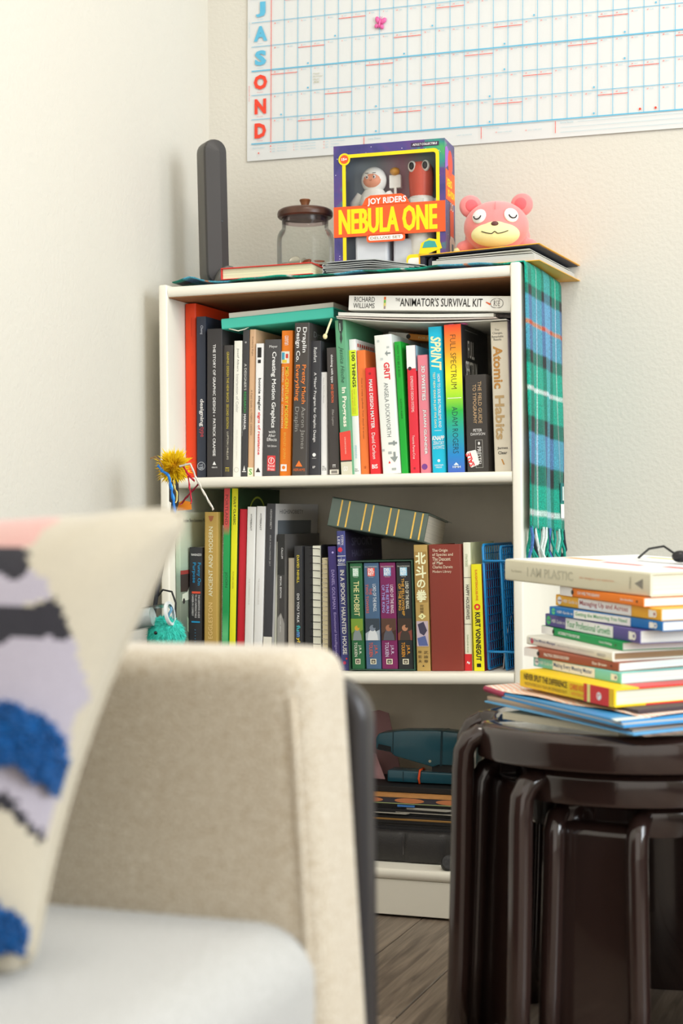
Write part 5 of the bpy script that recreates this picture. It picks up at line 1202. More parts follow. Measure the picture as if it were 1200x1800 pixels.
WD = ['MON', 'TUE', 'WED', 'THU', 'FRI', 'SAT', 'SUN']
wk, num, dn = MB(), MB(), MB()
names = ['December', 'November', 'October', 'September', 'August', 'July']
for r_, (L_, nd, w0) in enumerate(months):
    z0 = T0 + r_ * CHT
    m_ = CR if r_ < 3 else CB
    q = MB()
    put_text(q, L_, (.0150 + (.003 if L_ == 'J' else -.001 if L_ in 'AO' else .001), YI, z0 + .0098), ({'J': .0195, 'A': .0275, 'O': .0275}.get(L_, .0235), 0, 0), (0, 0, .0285), bold=.05)
    q.build('month_letter', m_, calt)
    q = MB(); put_text(q, names[r_], (.021, YI, z0 + .0046), (.012, 0, 0), (0, 0, .0015)); q.build('month_name', m_, calt)
    for d_ in range(nd):
        w_ = (w0 + d_) % 7
        s0 = S0 + d_ * CWD
        tz = z0 + CHT - .0062
        dg = str(d_ + 1)
        put_text(num, dg, (s0 + .0085 - .0017 * len(dg), YI, tz), (.0016 * len(dg), 0, 0), (0, 0, .0022), bold=.02)
        put_text(dn, WD[w_], (s0 + .0102, YI, tz), (.0062, 0, 0), (0, 0, .0020))
        if w_ >= 5:
            wl_ = MB(); bar(wl_, s0 + .0003, s0 + CWD - .0003, z0 + CHT - .0098, z0 + CHT - .0087); wl_.build('weekend_line', CR, calt)
num.build('day_number', CR, calt)['kind'] = 'stuff'; dn.build('weekday_name', CP, calt)['kind'] = 'stuff'
mo = MB()
for rr, cc in ((4, 4), (3, 2), (2, 2), (1, 0), (1, 7), (2, 8), (3, 9), (4, 11), (0, 7), (1, 15), (2, 16), (3, 16), (4, 18), (0, 15), (1, 22), (2, 24), (3, 24), (0, 22), (4, 26)):
    cx, cz = S0 + cc * CWD + .0205, T0 + rr * CHT + .0055
    mo.add([(cx + .0018 * math.cos(q * .785), YI, cz + .0018 * math.sin(q * .785)) for q in range(8)], [tuple(range(8))])
mo.build('moon_mark', CB, calt)['kind'] = 'stuff'
mo = MB()
for cc in (25, 26):
    cx, cz = S0 + cc * CWD + .0205, T0 + .0065
    mo.add([(cx + .0022 * math.cos(q * .785), YI, cz + .0022 * math.sin(q * .785)) for q in range(8)], [tuple(range(8))])
cx, cz = .0245, .0135
mo.add([(cx + .0016 * math.cos(q * .785), YI, cz + .0016 * math.sin(q * .785)) for q in range(8)], [tuple(range(8))])
mo.build('holiday_dot', CR, calt)
ftx, ftr = MB(), MB()
put_text(ftx, 'Bank Holidays', (.0125, YI, .0215), (.024, 0, 0), (0, 0, .0032))
for q, (a_, b_) in enumerate((("JAN", "New Year's Day"), ('APR', 'Good Friday'), ('APR', 'Easter Monday'))):
    put_text(ftx, a_, (.0520, YI, .0240 - .0052 * q), (.006, 0, 0), (0, 0, .0022)); put_text(ftx, b_, (.0625, YI, .0240 - .0052 * q), (.019, 0, 0), (0, 0, .0024))
    put_text(ftr, str((1, 15, 18)[q]), (.0478, YI, .0240 - .0052 * q), (.0022, 0, 0), (0, 0, .0022))
for q, (n_, a_, b_) in enumerate(((2, 'MAY', 'Early May Bank Holiday'), (2, 'JUN', 'Spring Bank Holiday'), (3, 'JUN', 'Platinum Jubilee Holiday'))):
    put_text(ftx, a_, (.0985, YI, .0240 - .0052 * q), (.006, 0, 0), (0, 0, .0022)); put_text(ftx, b_, (.1095, YI, .0240 - .0052 * q), (.030, 0, 0), (0, 0, .0024))
    put_text(ftr, str(n_), (.0950, YI, .0240 - .0052 * q), (.0014, 0, 0), (0, 0, .0022))
for q, (n_, a_, b_) in enumerate(((29, 'AUG', 'Summer Bank Holiday'), (25, 'DEC', 'Christmas'), (26, 'DEC', 'Boxing Day'))):
    put_text(ftx, a_, (.1590, YI, .0240 - .0052 * q), (.006, 0, 0), (0, 0, .0022)); put_text(ftx, b_, (.1695, YI, .0240 - .0052 * q), (.028 if q == 0 else .016, 0, 0), (0, 0, .0024))
    put_text(ftr, str(n_), (.1545, YI, .0240 - .0052 * q), (.0026, 0, 0), (0, 0, .0022))
put_text(ftx, 'Lunar Phases', (.243, YI, .0225), (.024, 0, 0), (0, 0, .0030))
put_text(ftx, 'LAST QUARTER', (.412, YI, .0160), (.028, 0, 0), (0, 0, .0020))
put_text(ftx, 'Time Savings', (.466, YI, .0240), (.024, 0, 0), (0, 0, .0030))
put_text(ftx, 'MAR +1HR BST', (.488, YI, .0160), (.026, 0, 0), (0, 0, .0020)); put_text(ftx, 'OCT -1HR GMT', (.542, YI, .0155), (.026, 0, 0), (0, 0, .0020))
put_text(ftr, '27', (.4835, YI, .0160), (.003, 0, 0), (0, 0, .0022)); put_text(ftr, '30', (.5375, YI, .0155), (.003, 0, 0), (0, 0, .0022))
put_text(ftx, 'Extra Notes', (.601, YI, .0240), (.023, 0, 0), (0, 0, .0030))
for q in range(3):
    bar(ftx, .601 if q else .632, .94, .0250 - .0085 * q, .0254 - .0085 * q)
for s_ in (.234, .4565, .5915):
    bar(ftr, s_, s_ + .0011, .0075, .0285)
put_text(ftr, '4TH QUARTER', (.0062, YI, .112), (0, 0, .030), (-.0022, 0, 0)); put_text(ftx, '3RD QUARTER', (.0062, YI, .232), (0, 0, .030), (-.0022, 0, 0))
ftx.build('small_print', CP, calt); ftr.build('small_print', CR, calt)
hw_ = MB()
for q, w_ in enumerate(('Happy', 'Birthday', 'Mum!', 'xx')):
    put_text(hw_, w_, (S0 + 3 * CWD + .004, YI, T0 + 2 * CHT + .0285 - .0052 * q), (.019 if q == 1 else .013, 0, 0), (0, 0, .0036), shear=.3)
hw_.build('handwriting', mat((176, 176, 150), .8, 'pencil'), calt)
# butterfly magnet
bf = thing('butterfly_magnet', 'small glossy pink butterfly magnet on the year planner', 'magnet', (.3100, BY - .0072, 1.5605), (0, R(14), 0))
PKM = mat((222, 96, 160), .25, 'pink_plastic', coat=.5)
bo = MB()
for s in (-1, 1):
    bo.ball((s * .0058, 0, .0052), (.0046, .0034, .0068), 16, 10, rot=Matrix.Rotation(R(34 * s), 3, 'Y'))
    bo.ball((s * .0052, 0, -.0058), (.0040, .0034, .0046), 14, 10, rot=Matrix.Rotation(R(-30 * s), 3, 'Y'))
bo.ball((0, -.0006, 0), (.0019, .0038, .0098), 12, 8)
bo.build('wings', PKM, bf, smooth='all')
for s in (-1, 1):
    MB().tube([(s * .0006, -.001, .009), (s * .0022, -.001, .0122)], .0005, 6).build('antenna', PKM, bf)

# ================================================================== middle shelf: blue wire file rack
BLW = mat((24, 136, 204), .35, 'blue_coated_wire', spec=.5)
rk = thing('wire_file_rack', 'blue wire mesh file rack at the right end of the middle shelf', 'file rack', (.585, .035, shelf2_z(.60) + .0024))
def wire_panel(x0, x1, h, d):
    f = MB().tube([(x1, 0, .003), (x0, 0, h - .006), (x0, .004, h - .001), (x0, d - .004, h - .001), (x0, d, h - .006), (x1, d, .003), (x1, d - .003, .0006), (x1, .003, .0006), (x1, 0, .003)], .0022, 8)
    f.build('frame_wire', BLW, rk, smooth='all')
    n = 14
    for k in range(1, n):
        y = d * k / n
        MB().tube([(x1, y, .001), (x0, y, h - .001)], .0009, 5).build('mesh_wire', BLW, rk)
    for k in range(1, 14):
        z = h * k / 14
        xx = x1 + (x0 - x1) * k / 14
        MB().tube([(xx, 0, z), (xx, d, z)], .0009, 5).build('mesh_wire', BLW, rk)
wire_panel(-.0210, -.0130, .203, .19)
wire_panel(.0080, .0165, .200, .19)
for z, xl, xr in ((.176, -.0206, .034), (.029, -.0140, .034)):
    MB().tube([(xl, -.0030, z), (xr, -.0030, z)], .0020, 8).build('cross_wire', BLW, rk, smooth='all')
MB().box(.0325, .0335, -.001, .19, .001, .2).build('side_wire_panel', BLW, rk)
fo = thing('paper_file', 'dark brown paper with a curved pale edge standing in the blue wire rack', 'file', (.5885, .065, shelf2_z(.59) + .001))
MB().prism([(0, 0), (.12, 0), (.12, .10), (.09, .098), (.06, .085), (.03, .060), (.01, .030)], -.0008, .0008, 0).build('sheet', mat((66, 36, 34), .6, 'dark_paper'), fo)
MB().tube([(0, 0, .001), (0, .01, .030), (0, .03, .060), (0, .06, .085), (0, .09, .098)], .0010, 6).build('pale_edge', mat((206, 190, 180), .6, 'paper'), fo)

# ================================================================== lower compartment
ZB = .0797
# padded black case with stitched sections
bc = thing('padded_case', 'black padded leather case with stitched sections lying at the bottom of the bookcase', 'case', (.39, .062, ZB))
LEA = mat((46, 44, 44), .42, 'black_leather', bump=.3, bscale=500)
def pad(u, v):
    ph = (u * 5.5) % 1.0
    g = 1 - .9 * math.exp(-((min(ph, 1 - ph)) / .07) ** 2)
    a = math.pi * v
    return (-.19 + .40 * u, -.004 - .013 * math.sin(a) ** .7 * (.65 + .35 * g) if v < .999 else 0, .0262 - .0262 * math.cos(a))
MB().grid(pad, 110, 14).build('padded_front', LEA, bc, smooth='all')
MB().box(-.19, .21, .0, .19, .0005, .0522).build('body', LEA, bc, bevel=.004)
for k in range(1, 4):
    MB().tube([(-.19 + .40 * k / 5.5 + .0, -.0115 - .001, .014), (-.19 + .40 * k / 5.5, -.0125, .026), (-.19 + .40 * k / 5.5, -.0105, .040)], .0008, 5).build('stitch_line', mat((96, 92, 90), .6, 'thread'), bc)
# folders above it
GF = 'black folders in the bottom of the bookcase'
BKC = mat((34, 33, 35), .55, 'black_card')
zf = ZB + .0525
defs = [('folder', 'thick black folder directly on the padded case', .0160, BKC, .062), ('folder', 'thin kraft-edged folder second above the padded case', .0022, mat((170, 128, 70), .6, 'kraft_card'), .060),
        ('folder', 'black folder with pale papers sticking out', .0120, BKC, .066), ('folder', 'black folder below the green printed sheet', .0130, BKC, .064)]
for k, (nm, lb, th_, m_, y_) in enumerate(defs):
    r = thing(nm, lb, 'folder', (.40, y_, zf), (0, R(.5 * 0), 0), GF)
    MB().box(-.155, .165, 0, .19, .0002, th_ * .32).build('lower_cover', m_, r)
    MB().box(-.155, .165, 0, .19, th_ * .68, th_ - .0002).build('upper_cover', m_, r)
    MB().box(-.150, .160, .006, .185, th_ * .32, th_ * .68).build('sheets', page_mat((70, 68, 66), 2, 900), r)
    if 'pale' in lb:
        MB().prism([(-.12, .0), (.02, -.008), (.03, .01), (-.12, .02)], .0085, .0092, 2).build('paper', mat((176, 170, 158), .7, 'paper'), r)
        MB().prism([(.0, .0), (.15, -.006), (.15, .02), (.0, .02)], .0098, .0110, 2).build('paper', mat((186, 180, 168), .7, 'paper'), r)
        MB().prism([(-.14, .004), (-.05, -.004), (-.04, .02), (-.14, .02)], .0045, .0052, 2).build('paper', mat((150, 146, 136), .7, 'paper'), r)
    if 'green' in lb:
        MB().box(.005, .035, -.004, .006, .0085, .0118).build('blue_clip', mat((60, 112, 176), .4, 'clip'), r)
        MB().prism([(.02, .0), (.09, -.006), (.12, .02), (.02, .02)], .004, .0072, 2).build('paper', mat((160, 156, 146), .7, 'paper'), r)
    zf += th_
gp = thing('printed_board', 'dark board printed with large orange discs above the black folders', 'board', (.40, .060, zf + .0002))
MB().box(-.155, .165, 0, .19, 0, .0012).build('green_sheet', mat((150, 160, 110), .6, 'green_paper'), gp)
MB().box(-.155, .165, .001, .19, .0014, .0105).build('board', mat((52, 48, 56), .55, 'dark_board'), gp)
for cx in (-.118, -.046, .026, .098):
    MB().add([(cx + .026 * math.cos(q * .3142), .0004, .0058 + .0042 * math.sin(q * .3142)) for q in range(20)], [tuple(range(20))]).build('printed_disc', mat((186, 116, 74), .6, 'orange_print'), gp)
MB().box(-.155, .165, 0, .19, .0107, .0160).build('orange_lid', mat((190, 134, 78), .55, 'kraft_lid', var=.12, vscale=60), gp)
zf += .0164
zt_ = thing('black_tray', 'flat black box under the teal stapler', 'box', (.43, .075, zf))
MB().box(-.15, .14, 0, .16, 0.0003, .010).build('body', mat((24, 22, 22), .6, 'black_plastic'), zt_, bevel=.001)
zf += .0103
# big teal stapler
st = thing('office_stapler', 'large teal office stapler lying on the pile in the bottom of the bookcase', 'stapler', (.43, .125, zf))
TL = mat((30, 78, 92), .28, 'teal_plastic', coat=.3); TLD = mat((20, 48, 58), .3, 'dark_teal_plastic')
MB().prism([(-.058, .002), (.10, .002), (.10, .020), (-.055, .022), (-.058, .020)], -.018, .018, 1).build('base', TL, st, bevel=.002, smooth=True)
MB().box(-.030, -.0285, -.0184, .0184, .003, .0205).build('base_seam', TLD, st)
hd = MB().prism([(-.078, .056), (-.050, .052), (-.044, .046), (.024, .030), (.034, .034), (.10, .034), (.10, .088), (.03, .092), (-.03, .090), (-.072, .084), (-.078, .076)], -.020, .020, 1)
hd.build('handle', TL, st, bevel=.003, smooth=True)
MB().prism([(.0365, .032), (.0405, .034), (.0425, .0915), (.0390, .0918)], -.0206, .0206, 1).build('handle_seam', TLD, st)
MB().prism([(-.048, .050), (-.046, .049), (-.045, .0875), (-.0465, .0875)], -.0204, .0204, 1).build('handle_seam', TLD, st)
MB().prism([(-.075, .0575), (-.05, .0535), (-.05, .062), (-.072, .066)], -.0203, .0203, 1).build('thumb_recess', mat((12, 18, 22), .5, 'dark_recess'), st)
MB().tube([(.019, -.0205, .040), (.019, -.0192, .040)], .0024, 12).build('pin', mat((200, 196, 170), .25, 'bright_pin', metal=.8), st)
MB().box(.02, .10, -.012, .012, .019, .034).build('magazine_rail', mat((30, 32, 34), .4, 'dark_metal'), st)
MB().tube([(.0, -.0190, .001), (-.001, -.0205, .010), (.001, -.0198, .0235), (.001, 0, .0245), (.0, .0195, .012), (.0, .0190, .001)], .0019, 8).build('rubber_band', mat((232, 84, 34), .5, 'orange_rubber'), st, smooth='all')
# pink folded card
pkc = thing('pink_card', 'pink card leaning behind the teal stapler', 'card', (.351, .150, zf - .0100), (0, 0, 0))
MB().add([(-.08, .0, .0), (.010, -.01, .0), (-.018, .012, .050), (-.08, .012, .065), (-.08, .0016, .0), (.010, -.0084, .0), (-.018, .0136, .050), (-.08, .0136, .065)], [(0, 1, 2, 3), (7, 6, 5, 4), (0, 4, 5, 1), (1, 5, 6, 2), (2, 6, 7, 3), (3, 7, 4, 0)]).build('front_leaf', mat((190, 146, 150), .7, 'pink_card'), pkc)
MB().add([(-.08, .045, .0), (.02, .045, .0), (-.012, .066, .115), (-.03, .066, .12), (-.08, .060, .11), (-.08, .0466, .0), (.02, .0466, .0), (-.012, .0676, .115), (-.03, .0676, .12), (-.08, .0616, .11)], [(4, 3, 2, 1, 0), (5, 6, 7, 8, 9), (0, 1, 6, 5), (1, 2, 7, 6), (2, 3, 8, 7), (3, 4, 9, 8), (4, 0, 5, 9)]).build('back_leaf', mat((150, 112, 114), .7, 'pink_card'), pkc)
# small black cap at the front
cp = thing('black_puck', 'small round black puck leaning on the front of the bottom shelf board', 'cap', (.5035, .026, ZB + .0075), (R(62), 0, R(20)))
MB().lathe([(.0005, 0), (.012, 0), (.013, .001), (.013, .012), (.0115, .014), (.0005, .014)], 28).build('body', mat((28, 28, 30), .4, 'black_plastic', bump=.2, bscale=300), cp, smooth=True)

# ================================================================== nesting tables
BRN = mat((44, 30, 27), .14, 'dark_brown_plastic', spec=.55, coat=.4)
def nest(label, cx, cy, Rr, zt, legs, wid, rib, rim):
    r = thing('nesting_table', label, 'side table', (cx, cy, 0), (0, 0, 0), 'nested set of dark brown plastic tables')
    prof = [(.0005, zt - .003), (Rr - .030, zt - .003), (Rr - .022, zt), (Rr - .012, zt)] + [(Rr - .012 + .012 * math.sin(R(a)), zt - .012 + .012 * math.cos(R(a))) for a in (20, 40, 60, 80, 90)] + [(Rr + .001, zt - rim + .004), (Rr, zt - rim), (Rr - .006, zt - rim), (Rr - .0065, zt - .012), (Rr - .022, zt - .0085), (.0005, zt - .0085)]
    NS_ = 144; npf = len(prof); tp = MB()
    for k in range(NS_):
        a = 2 * math.pi * k / NS_
        dip = 0.0
        for ang in legs:
            half = math.degrees(math.asin((wid / 2 - rib * .9) / Rr))
            off_ = abs((math.degrees(a) - ang + 180) % 360 - 180)
            dip = max(dip, min(1, max(0, (half - off_) / 3.0)))
        for (q_, z_) in prof:
            q2 = q_ - .024 * dip * max(0, min(1, (q_ - (Rr - .035)) / .03))
            tp.v.append((q2 * math.cos(a), q2 * math.sin(a), z_))
    for k in range(NS_):
        k2 = (k + 1) % NS_
        for i in range(npf - 1):
            tp.f.append((k * npf + i, k2 * npf + i, k2 * npf + i + 1, k * npf + i + 1)); tp.m.append(0)
    tp.build('top', BRN, r, smooth=True)
    for ang in legs:
        a0 = R(ang)
        ca, sa = math.cos(a0), math.sin(a0)
        def W_(rad, tang, z):
            return (rad * ca - tang * sa, rad * sa + tang * ca, z)
        lg = MB()
        for s in (-1, 1):
            t_ = s * (wid / 2 - rib * .5)
            base = Rr + .004
            pts = [W_(base + .016, t_ * 1.10, 0.0), W_(base + .012, t_ * 1.07, zt * .25), W_(base + .008, t_ * 1.03, zt * .55), W_(base + .005, t_, zt - .060), W_(base + .003, t_, zt - .036), W_(base - .004, t_, zt - .022), W_(base - .016, t_ * .99, zt - .0145), W_(base - .034, t_ * .97, zt - .0150)]
            lg.tube(pts, [rib * .52, rib * .52, rib * .52, rib * .52, rib * .52, rib * .51, rib * .48, rib * .36], 16)
        lg.build('leg_rib', BRN, r, smooth='all')
        ww = wid / 2 - rib * .55
        sec = [(-ww, .000), (-ww, .0075), (ww, .0075), (ww, .000)]
        wb = MB()
        lv = [(0, .014), (zt * .25, .010), (zt * .55, .006), (zt - .070, .002), (zt - .040, .000), (zt - .031, -.003), (zt - .026, -.009), (zt - .0245, -.022)]
        vs = []
        for z, off in lv:
            for (t_, rr) in sec:
                vs.append(W_(Rr - .002 + off + rr - .004, t_, z))
        nn = len(lv)
        fs = [(3, 2, 1, 0), tuple(4 * (nn - 1) + q for q in range(4))]
        for i in range(nn - 1):
            for q in range(4):
                a, b_ = 4 * i + q, 4 * i + (q + 1) % 4
                fs.append((a, b_, b_ + 4, a + 4))
        wb.add(vs, fs).build('leg_panel', BRN, r, smooth=True, fix=True, bevel=.0015)
    return r
nest('largest dark brown glossy table of the nest, carrying the stack of books', .894, -.445, .211, .3975, (194, 348, 92), .165, .026, .042)
nest('middle-sized dark brown glossy table nested under the largest one', .890, -.452, .173, .3510, (216, 336, 96), .165, .029, .040)
nest('smallest dark brown glossy table at the front of the nest', .896, -.440, .142, .3065, (259, 19, 139), .132, .026, .038)

GAIN = 1.2
# ================================================================== books and papers stacked on the table
TAU = .037
nrm = Vector((-TAU * -.56, -TAU * .83, 1)).normalized()
def on_plane(x, y, z0):
    return Vector((x, y, z0 + TAU * ((x - .9) * -.56 + (y + .6) * .83)))
GS = 'books stacked on the nested tables'
HBR = (232, 230, 224)
def hbr(cv, topic, tc_, a1, a2, arrow=(236, 236, 230)):
    return [('O', .04, .5, .36, arrow), ('P', [(.62, .048), (.50, .062), (.38, .048), (.46, .048), (.46, .022), (.54, .022), (.54, .048)], cv),
            ('D', 'HBR Guide to', .075, a1 - .01, .36, .66, (226, 226, 226)), ('R', a1, a2, .06, .94, HBR), ('D', topic, a1 + .012, a2 - .03, .24, .78, tc_, .018),
            ('R', .895, .93, .2, .8, (226, 226, 220)), ('O', .945, .5, .30, (226, 226, 220)), ('O', .945, .5, .14, cv)]
def aba(cv, title, auth):
    return [('R', 0, .16, 0, 1, (226, 224, 224)), ('O', .16, .5, .28, (44, 40, 40)), ('D', title, .225, .50, .34, .70, (236, 236, 232), .02), ('D', auth, .74, .885, .34, .66, (236, 236, 232), .015), ('O', .93, .5, .14, (60, 40, 36))]
ST = [
 ('hardback_book', (.7540, -.4944), (.9002, -.6319), .4300, .0220, 1, (236, 190, 24), 'yellow hardback, Never Split the Difference, bottom book of the stack on the tables', .150,
  [('R', .70, 1, 0, 1, (206, 50, 48)), ('R', .735, .765, .0, 1, (236, 214, 130)), ('R', .955, 1, 0, 1, (232, 180, 30)), ('D', 'NEVER SPLIT THE DIFFERENCE', .05, .525, .50, .86, (70, 52, 20), .02), ('D', 'NEGOTIATING AS IF YOUR LIFE DEPENDED ON IT', .06, .525, .18, .36, (120, 88, 24)), ('D', 'CHRIS VOSS', .555, .715, .48, .82, (226, 100, 40), .02), ('D', 'WITH TAHL RAZ', .57, .715, .18, .36, (226, 120, 50)), ('O', .855, .45, .22, (236, 230, 222)), ('D', 'r', .84, .87, .35, .55, (206, 50, 48))], None),
 ('paperback_book', (.7633, -.4570), (.9007, -.5879), .4520, .0134, 0, (120, 196, 186), 'mint paperback guide, Making Every Meeting Matter', .145, hbr((40, 70, 120), 'Making Every Meeting Matter', (40, 74, 130), .235, .72), None),
 ('paperback_book', (.7508, -.4564), (.8962, -.5791), .4654, .0110, 0, (146, 76, 54), 'brown paperback with a white end, Practical Design Discovery', .135, aba(0, 'PRACTICAL DESIGN DISCOVERY', 'Dan Brown'), None),
 ('hardback_book', (.7468, -.4257), (.8878, -.5742), .4764, .0124, 1, (214, 212, 202), 'worn white hardback, The One Minute Manager', .150, [('O', .07, .5, .3, (196, 60, 80)), ('D', 'The One Minute Manager', .03, .36, .40, .80, (120, 124, 150), .01), ('D', 'KEN BLANCHARD, PH.D. & SPENCER JOHNSON', .38, .80, .40, .66, (170, 168, 166)), ('D', 'BERKLEY', .84, .93, .3, .6, (130, 130, 140))], (150, 122, 90)),
 ('paperback_book', (.7599, -.3949), (.8978, -.5639), .4888, .0106, 0, (0, 138, 72), 'green paperback with a white end, Accessibility for Everyone', .135, aba(0, 'ACCESSIBILITY FOR EVERYONE', 'Laura Kalbag'), None),
 ('paperback_book', (.7664, -.4002), (.9216, -.5763), .4994, .0165, 0, (86, 76, 140), 'purple paperback guide, Your Professional Growth', .145, hbr((86, 76, 140), 'Your Professional Growth', (30, 140, 80), .235, .74, (70, 170, 110)), None),
 ('paperback_book', (.7787, -.4294), (.9502, -.5868), .5164, .0118, 0, (16, 106, 176), 'blue paperback guide, Getting the Mentoring You Need', .145, hbr((16, 106, 176), 'Getting the Mentoring You Need', (30, 140, 80), .235, .74, (90, 190, 130)), None),
 ('paperback_book', (.7849, -.4188), (.9485, -.5846), .5284, .0148, 0, (232, 166, 44), 'amber paperback guide, Managing Up and Across', .145, hbr((150, 50, 60), 'Managing Up and Across', (150, 50, 60), .235, .74), None),
 ('paperback_book', (.7933, -.4305), (.9261, -.5744), .5434, .0115, 0, (232, 120, 26), 'orange paperback with a white end, second from the top of the table stack', .135, aba(0, 'ON WEB TYPOGRAPHY', 'Jason Santa Maria'), None),
 ('hardback_book', (.7009, -.3570), (.9340, -.5722), .5555, .0290, 1, (206, 202, 180), 'large cream hardback, I Am Plastic, on top of the stack on the tables', .225, [('D', 'Paul Budnitz', .05, .13, .42, .54, (180, 176, 156)), ('D', 'I AM PLASTIC', .17, .50, .30, .72, (184, 182, 162), .02), ('D', 'the designer toy explosion', .545, .775, .42, .56, (206, 160, 130)), ('P', [(.28, .955), (.72, .955), (.50, .905)], (130, 128, 120)), ('U', 'ABRAMS', .872, .884, .24, .76, (160, 156, 140))], None),
]
for nm, a, b_, z0, t, hd, cv, lb, dep, pr, pg in ST:
    Lp, Rp = on_plane(a[0], a[1], z0), on_plane(b_[0], b_[1], z0)
    pgs = pg or ((236, 226, 220) if not hd else (238, 230, 206))
    bk = lying(nm, lb, Lp, Rp, nrm, t - .0003, dep, cv, hard=bool(hd), group=GS, prints=pr, pages=pgs)
    if 'Never Split' in lb:
        mb = MB().box(.0088 + .0001, .01088, .036, .149, -.0001, .200)
        mb.build('red_jacket_part', mat((206, 50, 48), .4, 'red_jacket'), bk)
        mb = MB().box(-.01088, -.0089, .046, .149, -.0001, .200)
        mb.build('red_jacket_part', mat((206, 50, 48), .4, 'red_jacket'), bk)
        mb = MB().add([(.0110, .002, .02), (.0110, .036, .02), (.0110, .036, .185), (.0110, .002, .185)], [(0, 1, 2, 3)])
    if 'Plastic' in lb:
        Lb = .317
        decal(bk, [((.029 - .0003) / 2 + .00025, .003, .0), ((.029 - .0003) / 2 + .00025, .003, Lb), ((.029 - .0003) / 2 + .00025, .224, Lb), ((.029 - .0003) / 2 + .00025, .224, .0)], (246, 244, 240), 'cover_print')  # white sheet paints the blown-out window light onto the cream upper board
        for q, (c_, f0, f1, b0, b1) in enumerate((((206, 70, 70), .10, .26, .08, .095), ((206, 90, 90), .36, .62, .07, .082), ((220, 160, 90), .70, .95, .085, .10), ((90, 90, 110), .30, .62, .13, .135), ((60, 70, 90), .05, .3, .15, .155), ((220, 200, 90), .5, .8, .19, .20))):
            x_ = (.029 - .0003) / 2 + .0004
            decal(bk, [(x_, b0, Lb * f0), (x_, b0, Lb * f1), (x_, b1, Lb * f1), (x_, b1, Lb * f0)], c_, 'cover_print')
# papers and folders under the books
def slab(name, label, cat, pts, z0, th, m_, group=None, part='sheet', bevel=0.0, tau=True):
    r = thing(name, label, cat, (0, 0, 0), group=group)
    lo = [on_plane(x, y, z0) if tau else Vector((x, y, z0)) for x, y in pts]
    hi = [p + Vector((0, 0, th)) for p in lo]
    n = len(pts)
    mb = MB().add(lo + hi, [tuple(reversed(range(n))), tuple(range(n, 2 * n))] + [(i, (i + 1) % n, (i + 1) % n + n, i + n) for i in range(n)])
    mb.build(part, m_, r, fix=True, bevel=bevel)
    return r
def quad(Lx, Ly, Rx, Ry, dep):
    L_, R_ = Vector((Lx, Ly)), Vector((Rx, Ry))
    e = (R_ - L_).normalized(); nn = Vector((-e.y, e.x))
    return [(L_.x, L_.y), (R_.x, R_.y), (R_.x + nn.x * dep, R_.y + nn.y * dep), (L_.x + nn.x * dep, L_.y + nn.y * dep)]
slab('thick_book', 'thick white book with page edges outward, lowest of everything stacked on the tables', 'book', quad(.7385, -.5235, .9065, -.6400, .14), .3978, .0088, page_mat((214, 208, 186), 2, 800), part='pages', tau=False)
LB = mat((92, 160, 206), .35, 'light_blue_card'); MBL = mat((60, 140, 196), .35, 'blue_card')
GPZ = 'folders and papers under the books on the tables'
slab('flat_folder', 'light blue folder at the bottom of the papers on the tables', 'folder', quad(.7088, -.5002, .9330, -.6900, .24), .4085, .0018, LB, GPZ)
slab('printed_sheet', 'dark printed sheet sticking out at the right under the light blue folder', 'paper', quad(.86, -.600, .945, -.687, .12), .4074, .0009, mat((120, 100, 84), .5, 'print', var=.5, vscale=90), GPZ)
slab('magazine', 'grey magazine above the light blue folder', 'magazine', quad(.7125, -.4990, .9300, -.6780, .235), .4105, .0022, page_mat((150, 136, 124), 2, 900), GPZ)
slab('magazine', 'worn tan magazine in the middle of the papers on the tables', 'magazine', quad(.7110, -.4950, .9260, -.6740, .235), .4129, .0030, page_mat((186, 164, 140), 2, 900), GPZ)
slab('flat_folder', 'lower of the two bright blue folders under the yellow hardback', 'folder', quad(.7350, -.5120, .9215, -.6880, .23), .4162, .0026, MBL, GPZ)
slab('magazine', 'thin grey magazine between the two bright blue folders', 'magazine', quad(.7350, -.5105, .9195, -.6840, .23), .4190, .0016, page_mat((196, 190, 182), 2, 900), GPZ)
slab('flat_folder', 'upper of the two bright blue folders under the yellow hardback', 'folder', quad(.7330, -.5085, .9180, -.6830, .23), .4208, .0024, MBL, GPZ)
slab('dark_notebook', 'dark notebook with cream pages just under the yellow hardback', 'notebook', quad(.842, -.560, .930, -.640, .13), .4262, .0036, mat((58, 46, 52), .5, 'dark_cover'), GPZ)
# crumpled checked tissue sheet
ts = thing('tissue_sheet', 'pink and white checked tissue sheet with a magenta underside, under the yellow hardback', 'tissue paper')
def chk():
    m, nt, b = new_mat('checked_tissue')
    tc = nt.nodes.new('ShaderNodeTexCoord')
    mp = nt.nodes.new('ShaderNodeMapping'); mp.inputs['Rotation'].default_value = (0, 0, R(12))
    ck = nt.nodes.new('ShaderNodeTexChecker'); ck.inputs['Scale'].default_value = 190
    ck.inputs['Color1'].default_value = rgb((238, 232, 220)); ck.inputs['Color2'].default_value = rgb((226, 166, 138))
    nt.links.new(tc.outputs['Object'], mp.inputs[0]); nt.links.new(mp.outputs[0], ck.inputs['Vector']); nt.links.new(ck.outputs[0], b.inputs['Base Color'])
    b.inputs['Roughness'].default_value = .7
    return m
qd = quad(.7065, -.4892, .9420, -.6560, .22)
q0, q1, q2, q3 = [Vector(p) for p in qd]
def tis(u, v):
    p = q0.lerp(q1, u).lerp(q3.lerp(q2, u), v)
    w = on_plane(p.x, p.y, .4236)
    zz = .0032 * math.exp(-(u / .12) ** 2) * (1 - v) - .0012 * math.sin(u * 14) * math.exp(-(v / .08) ** 2)
    return (w.x, w.y, w.z + .0014 + zz)
TI = MB().grid(tis, 40, 12).build('top_face', chk(), ts, smooth='all')
